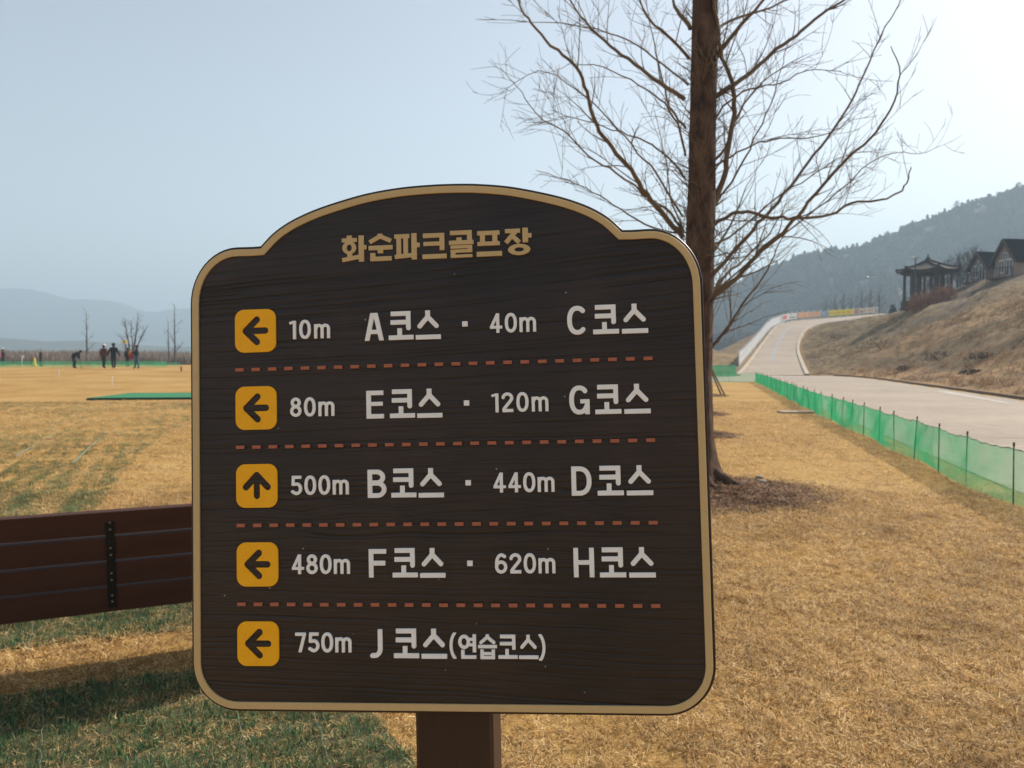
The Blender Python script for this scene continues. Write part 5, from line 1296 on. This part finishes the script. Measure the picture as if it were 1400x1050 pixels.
# ------------------------------------------------------------------ pavilion
M_tile = simple('roof_tiles', (.05, .04, .036), (.025, .021, .02), 5, .95, .8, 9, (1, 1, 1))
M_tim = simple('pavilion_timber', (.085, .05, .038), (.06, .036, .028), 4, .8)
D_ = 93.0; p = pix(1268, 396, D_); gz_ = zt1(p.x, p.y); pav = empty('pavilion', (p.x, p.y, gz_), .35, 'six-sided pavilion with curved tiled roof on the bank', 'pavilion')
ze = pix(1268, 371, D_).z - gz_; za = pix(1268, 355.5, D_).z - gz_; Rr = 3.6
mb = MB(); nr = 8; ns = 6; sub = 4; V = []
for i_ in range(nr + 1):
    q = i_ / nr
    for j_ in range(ns * sub):
        a = 2 * math.pi * j_ / (ns * sub); f_ = (j_ % sub) / sub; cr_ = math.cos(math.pi / ns) / math.cos((f_ - .5) * 2 * math.pi / ns); up_c = .35 * q ** 4 * (abs(f_ - .5) * 2) ** 3 if f_ else .35 * q ** 4
        V.append((Rr * q * cr_ * math.cos(a) + 0, Rr * q * cr_ * math.sin(a), ze + (za - ze) * (1 - q) ** 1.18 + up_c))
nn = ns * sub; F = [(i_ * nn + j_, (i_ + 1) * nn + j_, (i_ + 1) * nn + (j_ + 1) % nn, i_ * nn + (j_ + 1) % nn) for i_ in range(nr) for j_ in range(nn)]
V2 = [(x_, y_, z_ - .22) for x_, y_, z_ in V]; k0 = len(V)
F2 = [tuple(reversed([q + k0 for q in f_])) for f_ in F]; F3 = [(nr * nn + j_, nr * nn + j_ + k0, nr * nn + (j_ + 1) % nn + k0, nr * nn + (j_ + 1) % nn) for j_ in range(nn)]
mb.add(V + V2, F + F2 + F3); rf = mb.build('roof', M_tile, pav)
for j_ in range(ns):
    a = 2 * math.pi * j_ / ns; tb = Tubes(5); tb.add(np.array([(Rr * q * math.cos(a), Rr * q * math.sin(a), ze + (za - ze) * (1 - q) ** 1.18 + .35 * q ** 4 + .06) for q in np.linspace(.03, 1, 9)]), np.full(9, .12)); tb.build('ridge', M_tile, rf)
    mb = MB(); mb.tube([(2.55 * math.cos(a), 2.55 * math.sin(a), -.8), (2.55 * math.cos(a), 2.55 * math.sin(a), ze + .12)], .17, 8); mb.build('column', M_tim, pav)
    a2 = 2 * math.pi * (j_ + 1) / ns; pa_ = Vector((2.55 * math.cos(a), 2.55 * math.sin(a), 0)); pb2 = Vector((2.55 * math.cos(a2), 2.55 * math.sin(a2), 0)); d = pb2 - pa_
    mb = MB(); mb.box((pa_ + pb2) / 2 + Vector((0, 0, ze - .25)), (d.length, .16, .3), Matrix.Rotation(math.atan2(d.y, d.x), 3, 'Z')); mb.build('beam', M_tim, pav)
    mb = MB(); mb.tube([(1.5 * math.cos(a + .5), 1.5 * math.sin(a + .5), -.8), (1.5 * math.cos(a + .5), 1.5 * math.sin(a + .5), ze + .5)], .14, 8); mb.build('column', M_tim, pav)
    if j_ != 2:
        mb = MB(); mb.box((pa_ + pb2) / 2 + Vector((0, 0, .55)), (d.length, .08, .09), Matrix.Rotation(math.atan2(d.y, d.x), 3, 'Z')); mb.build('handrail', M_tim, pav)
mb = MB(); mb.tube([(0, 0, za - .1), (0, 0, za + .15), (0, 0, za + .3), (0, 0, za + .75)], [.3, .32, .14, .03], 8); mb.build('finial', M_tile, pav)
mb = MB(); mb.tube([(0, 0, -1.0), (0, 0, .06)], 2.95, 6); mb.build('floor', M_tim, pav)

# ------------------------------------------------------------------ houses
M_wall = simple('brown_clad_wall', (.34, .24, .19), (.26, .185, .15), 3, .85); M_slate = simple('dark_slate', (.010, .013, .020), (.006, .008, .013), 5, .95, .3, 12, spec=.0)
M_fr = paint('white_joinery', (.66, .67, .68)); M_gl = simple('window_glass', (.05, .06, .07), None, 3, .1, spec=.6); M_pale = paint('pale_render', (.60, .63, .67))
def house(px, d, gw, ln__, he, hr, rz, label, side):
    p = pix(px, 396, d); z_ = zt1(p.x, p.y); h = empty('house', (p.x, p.y, z_), rz, label, 'house')
    hw = gw / 2
    mb = MB(); v_ = [(-hw, 0, -1), (hw, 0, -1), (hw, 0, he), (0, 0, hr), (-hw, 0, he)]; v2 = [(x_, ln__, z__) for x_, _, z__ in v_]
    mb.add(v_ + v2, [(4, 3, 2, 1, 0)[::-1], (5, 6, 7, 8, 9)[::-1], (0, 5, 9, 4), (1, 2, 7, 6), (2, 3, 8, 7), (3, 4, 9, 8)]); mb.build('wall', M_wall, h)
    rs = (hr - he) / hw
    for sgn in (-1, 1):
        mb = MB(); e_ = hw + .35; ez = he - .35 * rs; o_ = .45
        q = [(0, -o_, hr + .03), (sgn * e_, -o_, ez + .03), (sgn * e_, ln__ + o_, ez + .03), (0, ln__ + o_, hr + .03)]; mb.add(q + [(x_, y_, z__ + .16) for x_, y_, z__ in q], [(0, 1, 2, 3), (4, 7, 6, 5), (0, 4, 5, 1), (1, 5, 6, 2), (2, 6, 7, 3)]); mb.build('roof', M_slate, h)
        mb = MB(); q0 = Vector((0, -o_ - .04, hr + .02)); q1 = Vector((sgn * e_, -o_ - .04, ez + .02)); d_ = q1 - q0
        mb.box((q0 + q1) / 2, (d_.length, .06, .24), Matrix.Rotation(-math.atan2(d_.z, d_.x), 3, 'Y')); mb.build('barge_board', M_tim, h)
    def win(x_, z__, w_, hh, y_=-.03, name='window_or_panel'):
        mb = MB(); mb.box((x_, y_, z__), (w_, .08, hh)); f_ = mb.build(name, M_fr, h)
        for sx in (-.25, .25):
            mb = MB(); mb.box((x_ + sx * w_, y_ - .045, z__), (w_ * .34, .02, hh * .82)); mb.build('pane', M_gl, f_)
    win(-hw * .35, 1.2, .7, 1.5); win(hw * .42, 1.0, .8, 2.0, name='door'); win(0, he + .35, .6, .8)
    # long side toward the camera's right
    for k in range(2):
        mb = MB(); mb.box((hw + .03, ln__ * (.28 + .42 * k), 1.0), (.08, ln__ * .34, 1.7)); f_ = mb.build('window_or_panel', M_pale, h)  # big pale wall panels added along the long side
    mb = MB(); mb.box((hw * .2, -.65, -.15), (gw + .6, .9, .2)); mb.build('deck', M_tim, h)
    for x_ in np.linspace(-hw, hw + .6, 5):
        mb = MB(); mb.tube([(x_, -1.05, -1), (x_, -1.05, 1.0)], .05, 5); mb.build('deck_post', M_tim, h)
    mb = MB(); mb.box((.3, -1.05, .95), (gw + .6, .07, .08)); mb.build('handrail', M_tim, h)
    return h
house(1374, 86, 2.9, 9, 1.95, 4.1, -1.38, 'nearer dark-roofed brown house at the right edge of the photo', 1)
house(1338, 92, 2.6, 6, 1.7, 3.4, -1.38, 'smaller dark-roofed brown house left of the nearer house', 1)

# bare trees round the pavilion and behind the banners
tA = bare('bare_tree', rng, 3.6, .09, 22, M_farbark, 2.6, .06, .1, dens_=4.0, mn=.012, up=.75, lev=2)
gname = 'bare trees round the pavilion'
spots = [(1296, 99, 1.15, 'bare tree directly right of the pavilion'), (1308, 97, 1.2, 'bare tree second to the right of the pavilion'), (1322, 100, 1.25, 'bare tree midway between pavilion and houses'), (1332, 95, 1.2, 'bare tree just left of the smaller house'), (1275, 104, 1.25, 'bare tree rising behind the pavilion roof'),
         (1262, 108, 1.2, 'bare tree behind the left half of the pavilion'), (1347, 104, 1.2, 'bare tree behind the gable of the smaller house'), (1314, 106, 1.2, 'farther bare tree between pavilion and houses')]
for k, (px_, d_, s_, lab) in enumerate(spots):
    p = pix(px_, 395, d_); o = tA if k == 0 else copy_tree(tA); place(o, p.x, p.y, zt1(p.x, p.y) - .1, k * 1.7, s_, lab, 'tree', gname)
tB = bare('bare_tree', rng, 6, .13, 18, M_farbark, 3.2, .03, .1, dens_=1.6, mn=.03, up=.7, lev=1)
for k, (px_, d_, s_, lab) in enumerate([(1140, 186, 1.0, 'hazy bare tree behind the left end of the yellow banner'), (1152, 190, 1.15, 'hazy bare tree behind the middle of the yellow banner'), (1163, 184, .95, 'hazy bare tree behind the right end of the yellow banner'), (1176, 188, 1.2, 'hazy bare tree behind the cream banner'),
                                        (1189, 186, 1.25, 'hazy bare tree under the street lamp arm'), (1201, 190, 1.3, 'hazy bare tree just left of the street lamp pole'), (1128, 195, .9, 'hazy low bare tree behind the grey-blue banner'), (1236, 190, 1.2, 'hazy bare tree left of the pavilion eave')]):
    p = pix(px_, 436, d_); o = tB if k == 0 else copy_tree(tB); place(o, p.x, d_, pix(px_, 436, d_).z - .6, k * 2.1, s_, lab, 'tree', 'hazy bare trees behind the banners')
# evergreen shrubs and the rusty hedge
M_ever = straw_mat('evergreen_needles', [(0, (.012, .022, .014)), (1, (.03, .045, .028))], None, .9, .05)
M_aza = straw_mat('rusty_azalea', [(0, (.26, .11, .055)), (.6, (.44, .21, .11)), (1, (.52, .30, .18))], None, .9, .2)
for px_, lab in ((1221, 'small dark conical evergreen just left of the plain pole'), (1236, 'small dark conical evergreen right of the plain pole')):
    p = pix(px_, 421, 122); z_ = zt1(p.x, p.y); o = bush('evergreen_shrub', rng, .62, .62, 1.9, M_ever, 420, .14); place(o, p.x, p.y, z_ - .05, 0, 1, lab, 'shrub')
for k in range(6):
    u = k / 5; px_ = 1251 + 48 * u; p = pix(px_, 406 - 18 * u, 84 + u * 2); z_ = zt1(p.x, p.y); o = bush('azalea_shrub', rng, .78, .7, .95, M_aza, 420, .07)
    ztop = pix(px_, 398.5 - 13 * u, 84 + u * 2).z
    place(o, p.x, p.y, z_ - .05, k, 1, ['rust-red azalea at the left end of the hedge below the pavilion', 'rust-red azalea second from the left below the pavilion', 'rust-red azalea third from the left below the pavilion', 'rust-red azalea fourth from the left below the pavilion', 'rust-red azalea fifth from the left below the pavilion', 'rust-red azalea at the right end of the hedge below the pavilion'][k], 'shrub', 'rusty azaleas below the pavilion')
    o.scale = (1, 1, max(.8, (ztop - z_) / .95))

# skyline pines on the wooded hill
def pine(rg, H):
    o = bpy.data.objects.new('pine_tree', None); link(o); tb = Tubes(6); tb.add(np.array([[0, 0, -1], [0.1, 0, H * .5], [0, .1, H]]), np.array([.22, .15, .04])); tb.build('trunk', M_bark, o)
    Vv = []; 
    for k in range(15):
        z_ = H * (.35 + .62 * k / 14); a = k * 2.4; L_ = (H - z_) * .42 + .6; n_ = 26; u = rg.random(n_) ** .6 * L_; ww = rg.normal(size=(n_, 3)) * np.array([.35, .35, .22]); P = np.stack([np.cos(a) * u, np.sin(a) * u, z_ + .12 * u], 1) + ww
        U = rg.normal(size=(n_, 3)); U /= np.linalg.norm(U, axis=1)[:, None]; Wv = np.cross(U, rg.normal(size=(n_, 3))); Wv /= np.linalg.norm(Wv, axis=1)[:, None]; Vv.append(np.stack([P - U * .32, P + Wv * .2, P + U * .32, P - Wv * .2], 1).reshape(-1, 3))
    V = np.concatenate(Vv); np_mesh('crown', V, np.arange(len(V)).reshape(-1, 4), M_crowns2, o); return o
M_crowns2 = simple('pine_needles', (.03, .042, .024), (.045, .055, .03), 1, .95)
pn_ = pine(rng, 11)
for k, (px_, H_, lab) in enumerate([(1208, 1.05, 'tall pine standing out on the hill skyline above the street lamp'), (1245, .7, 'small pine on the skyline left of the pavilion'), (1252, .6, 'lowest pine on the skyline above the park lamp'), (1285, .95, 'pine on the skyline above the left end of the pavilion trees'), (1303, 1.25, 'tallest skyline pine above the trees beside the pavilion'), (1296, .9, 'pine leaning against the tallest skyline pine'), (1359, .9, 'lone pine on the skyline above the smaller house'), (1388, 1.1, 'skyline pine near the top right corner of the hill')]):
    d_ = HR - 6; x_ = (px_ - 700) / FPX * d_; o = pn_ if k == 0 else copy_tree(pn_); place(o, x_, d_, float(hz_r(np.array([x_]), np.array([d_]))[0]), k, H_, lab, 'pine', 'pines on the skyline')

# ------------------------------------------------------------------ field markers
M_w = paint('white_plastic', (.75, .74, .70)); M_yp = paint('yellow_plastic', (.80, .55, .03)); M_post2 = simple('dark_wood_post', (.035, .025, .028), None, 3, .8); M_brn = simple('brown_marker', (.30, .16, .08), None, 3, .8)
def at_base(px, py, d0=30, d1=140):
    for d in np.arange(d0, d1, .25):
        p = pix(px, py, float(d))
        if p.z <= zt1(p.x, p.y): return Vector((p.x, p.y, zt1(p.x, p.y)))
    p = pix(px, py, 60); return Vector((p.x, p.y, zt1(p.x, p.y)))
for px_, py_, h, lab in ((80.5, 516.5, .45, 'short white stake on the dry field, left one of two'), (153.3, 527.5, .42, 'short white stake on the dry field, nearer the tee mat')):
    p = at_base(px_, py_, 20); mb = MB(); mb.tube([(0, 0, 0), (0, 0, h * .85)], .022, 8); mb.tube([(0, 0, h * .85), (0, 0, h)], [.04, .03], 8); o = mb.build('marker_stake', M_w, None, False, p); tag(o, lab, 'stake')
p = at_base(248, 507.5, 20); mb = MB(); mb.box((0, 0, .14), (.10, .05, .30)); mb.box((0, 0, .3), (.06, .04, .04)); o = mb.build('marker_stake', M_brn, None, False, p); tag(o, 'stubby brown stake on the field near the left edge of the sign', 'stake')
d_ = 70.; 
def fld(px, d): x_ = (px - 700) / FPX * d; return Vector((x_, d, zt1(x_, d)))
p = fld(56.3, 72); mb = MB(); mb.box((0, 0, .62), (.20, .18, 1.3)); mb.tube([(0, 0, 1.2), (0, 0, 1.65)], .02, 5); o = mb.build('signpost', M_post2, None, False, p); tag(o, 'dark square post standing behind the far net', 'post')
p = fld(31, 70); r_ = empty('marker_board', p, 0, 'tiny white notice board behind the far net', 'notice'); mb = MB(); mb.box((0, 0, .85), (.22, .03, .22)); mb.build('board', M_w, r_); mb = MB(); mb.tube([(-.05, 0, 0), (-.05, 0, .8)], .03, 6); mb.build('post', M_w, r_)
p = fld(47.5, 68); r_ = empty('marker_cone', p, 0, 'small yellow cone behind the far net', 'cone'); mb = MB(); mb.tube([(0, 0, .05), (0, 0, .75)], [.19, .04], 10); mb.build('cone', M_yp, r_); mb = MB(); mb.box((0, 0, .03), (.45, .45, .05)); mb.build('base', M_yp, r_)
# hole flag with a yellow disc
p = fld(174, 63); fl = empty('hole_flag', p, 0, 'hole pole topped by a round yellow disc among the walkers', 'flag'); tp = pix(170.8, 467.5, 63) - p
mb = MB(); mb.tube([(0, 0, 0), (tp.x * .3, 0, tp.z * .5), (tp.x, 0, tp.z)], .018, 6); mb.build('pole', M_dkpost, fl)
mb = MB(); mb.tube([(tp.x, -.03, tp.z), (tp.x, .03, tp.z)], .17, 14); mb.build('disc', M_yp, fl); mb = MB(); mb.tube([(tp.x, -.05, tp.z), (tp.x, -.031, tp.z)], .05, 8); mb.build('hub', M_brn, fl)

# ------------------------------------------------------------------ people on the field
def cloth(name, c_): return simple(name, c_, tuple(q * .7 for q in c_), 6, .85)
M_skin = cloth('skin', (.38, .22, .16)); M_hair = cloth('dark_hair', (.02, .015, .012))
def person(px, d, facing, J, cols, label, hat=None, hair=True, scale=1.0, z_off=0):
    """J: joints; one skinned surface, clothing areas by limb"""
    names_ = list(J); idx = {n_: k for k, n_ in enumerate(names_)}
    E_ = [('pel', 'wst', 1), ('wst', 'cht', 1), ('cht', 'nck', 1), ('nck', 'hed', 0), ('hed', 'crn', 0), ('cht', 'shl', 1), ('shl', 'ell', 1), ('ell', 'wrl', 1), ('wrl', 'hnl', 0), ('cht', 'shr', 1), ('shr', 'elr', 1), ('elr', 'wrr', 1), ('wrr', 'hnr', 0),
          ('pel', 'hpl', 2), ('hpl', 'knl', 2), ('knl', 'anl', 2), ('anl', 'tol', 3), ('pel', 'hpr', 2), ('hpr', 'knr', 2), ('knr', 'anr', 2), ('anr', 'tor', 3)]
    rad = dict(pel=.175, wst=.175, cht=.185, nck=.06, hed=.095, crn=.075, shl=.09, ell=.068, wrl=.04, hnl=.035, shr=.09, elr=.068, wrr=.04, hnr=.035, hpl=.10, knl=.075, anl=.055, tol=.045, hpr=.10, knr=.075, anr=.055, tor=.045)
    me = bpy.data.meshes.new('body'); me.from_pydata([Vector(J[n_]) for n_ in names_], [(idx[a], idx[b_]) for a, b_, _ in E_], [])
    o = bpy.data.objects.new('tmp', me); C.objects.link(o); sk = o.modifiers.new('s', 'SKIN'); o.modifiers.new('u', 'SUBSURF').levels = 2
    for n_ in names_: sv = me.skin_vertices[0].data[idx[n_]]; sv.radius = (rad[n_], rad[n_]); sv.use_root = n_ == 'pel'
    m2 = bpy.data.meshes.new_from_object(o.evaluated_get(bpy.context.evaluated_depsgraph_get())); bpy.data.objects.remove(o)
    m2.materials.clear()
    for m_ in cols: m2.materials.append(m_)
    A0 = np.array([J[a] for a, _, _ in E_], float); B0 = np.array([J[b_] for _, b_, _ in E_], float); gr = np.array([g_ for _, _, g_ in E_])
    cen = np.array([tuple(f_.center) for f_ in m2.polygons]); AB = B0 - A0; t_ = np.clip(((cen[:, None] - A0) * AB).sum(2) / (AB ** 2).sum(1), 0, 1)
    dd = np.linalg.norm(cen[:, None] - (A0 + t_[..., None] * AB), axis=2) / np.array([(rad[a] + rad[b_]) / 2 for a, b_, _ in E_]); m2.polygons.foreach_set('material_index', gr[dd.argmin(1)].astype(np.int32)); m2.polygons.foreach_set('use_smooth', [True] * len(m2.polygons))
    p = fld(px, d); root = empty('person', (p.x, p.y, p.z + z_off), facing, label, 'person'); root.scale = (scale,) * 3
    m2.name = 'body'; b_ = link(bpy.data.objects.new('body', m2), root)
    hd = Vector(J['hed']); cr_ = Vector(J['crn']); u = (cr_ - hd).normalized()
    if hair: mb = MB(); mb.ball((0, 0, 0), .112, 10, 6, 0, (1.0, 1, .9)); h_ = mb.build('hair', M_hair, root, True); h_.location = hd + u * .05 - Vector((.03, 0, 0))
    if hat is not None:
        mb = MB(); mb.ball((0, 0, .02), .122, 12, 6, 0, (1, 1, .75)); mb.tube([(.09, 0, 0), (.19, 0, -.015)], [.075, .055], 8); h_ = mb.build('cap', hat, root, True); h_.location = hd + u * .085
    # face: nose and ears
    mb = MB(); mb.ball((.105, 0, 0), .018, 6, 4); mb.ball((0, .1, 0), .02, 6, 4, 0, (1, .5, 1.3)); mb.ball((0, -.1, 0), .02, 6, 4, 0, (1, .5, 1.3)); f_ = mb.build('face', M_skin, root, True); f_.location = hd
    return root
def walk(st=.18, arm=.12, sp=.11):
    return dict(pel=(0, 0, .93), wst=(0, 0, 1.08), cht=(0.02, 0, 1.30), nck=(.03, 0, 1.47), hed=(.05, 0, 1.60), crn=(.05, 0, 1.67), shl=(.0, .19, 1.39), ell=(-arm * .6, .24 + sp * .5, 1.12), wrl=(arm * .2, .25 + sp, .90), hnl=(arm * .4, .25 + sp, .81),
                shr=(0, -.19, 1.39), elr=(arm * .2, -.24 - sp * .5, 1.12), wrr=(arm * .9, -.25 - sp, .90), hnr=(arm * 1.1, -.25 - sp, .81), hpl=(0, .09, .88), knl=(st * .6, .10, .50), anl=(st, .10, .09), tol=(st + .15, .11, .04), hpr=(0, -.09, .88), knr=(-st * .1, -.10, .49), anr=(-st, -.10, .10), tor=(-st + .15, -.11, .04))
away = R(90)
K = lambda c_, n_: cloth(n_, c_)
blk = K((.012, .013, .016), 'black_cloth'); brn = K((.10, .045, .028), 'brown_jacket_cloth'); dkt = K((.018, .018, .020), 'dark_trousers'); nav = K((.015, .022, .035), 'navy_cloth'); blu = K((.02, .075, .14), 'blue_trousers'); wht = K((.70, .70, .70), 'white_cap_cloth'); gry = K((.05, .05, .055), 'grey_cap_cloth'); pnk = K((.35, .06, .12), 'pink_cloth'); shoe = K((.03, .03, .03), 'dark_shoe'); wsh = K((.5, .5, .5), 'white_shoe')
person(142, 56.5, R(80), walk(.10, .05, .02), [M_skin, brn, dkt, shoe], 'person in brown jacket and white cap, left one of the walking pair', wht, scale=1.0)
person(155.5, 55.8, R(95), walk(.09, .1, .14), [M_skin, blk, dkt, wsh], 'person in long black coat and dark cap, right one of the walking pair', gry, scale=1.05)
bent = dict(pel=(-.12, 0, .86), wst=(-.06, 0, 1.0), cht=(.16, 0, 1.14), nck=(.32, 0, 1.20), hed=(.43, 0, 1.25), crn=(.48, 0, 1.30), shl=(.22, .17, 1.16), ell=(.28, .15, .90), wrl=(.34, .04, .70), hnl=(.36, .02, .62), shr=(.22, -.17, 1.16), elr=(.28, -.15, .90), wrr=(.34, -.04, .70), hnr=(.36, -.02, .62),
            hpl=(-.12, .09, .82), knl=(-.02, .11, .47), anl=(-.06, .11, .09), tol=(.09, .12, .04), hpr=(-.12, -.09, .82), knr=(-.02, -.11, .47), anr=(-.06, -.11, .09), tor=(.09, -.12, .04))
pb1 = person(102.5, 56.5, R(5), bent, [M_skin, blk, dkt, shoe], 'person in dark clothes bending forward to putt', None, scale=.97)
mb = MB(); mb.tube([(.0, 0, .62), (.09, 0, .02)], .012, 6); mb.box((.12, 0, .025), (.12, .05, .05)); o = mb.build('golf_club', M_dkpost, None, False, pb1.matrix_basis @ Vector((.36, 0, .0)) if False else pb1.location + Vector((.36, .03, 0))); tag(o, 'golf club held by the bending person', 'golf club')
person(174.5, 62.5, R(90), walk(.05, .04, .0), [M_skin, nav, dkt, shoe], 'person in navy standing beside the yellow disc pole', None, scale=.88)
jw = walk(.12, .1, .0); jw.update(ell=(.12, .26, 1.16), wrl=(.30, .14, 1.12), hnl=(.36, .08, 1.12), elr=(.12, -.26, 1.16), wrr=(.30, -.12, 1.10), hnr=(.36, -.06, 1.10), hed=(.03, .03, 1.60), crn=(.02, .05, 1.67))
p5 = person(187.5, 55.5, R(200), jw, [M_skin, blk, blu, shoe], 'person in dark top and blue trousers carrying a red and orange bag', None, scale=.98)
mb = MB(); mb.ball((0, 0, 0), .17, 10, 7, 0, (.9, .7, 1.0)); mb.tube([(0, 0, .14), (.02, 0, .24), (.06, 0, .14)], .015, 5); M_ob = K((.55, .22, .05), 'orange_bag_cloth'); M_rb = K((.30, .04, .04), 'red_bag_cloth')
bg_ = empty('bag', p5.location + Vector((-.42, -.12, 1.12)), 0, 'orange and red bag carried by the person in blue trousers', 'bag'); o = mb.build('bag_top', M_ob, bg_, True); mb = MB(); mb.ball((0.04, 0, -.25), .19, 10, 7, 0, (1, .7, .9)); mb.build('bag_bottom', M_rb, bg_, True)
person(5, 74, R(190), walk(.05, .05, .0), [M_skin, blk, dkt, shoe], 'person in dark clothes with a white cap at the left edge of the photo', wht, scale=.98)
person(-1.5, 74.5, R(190), walk(.05, .05, .0), [M_skin, pnk, dkt, shoe], 'person in pink top cut off by the left edge of the photo', None, scale=.95)
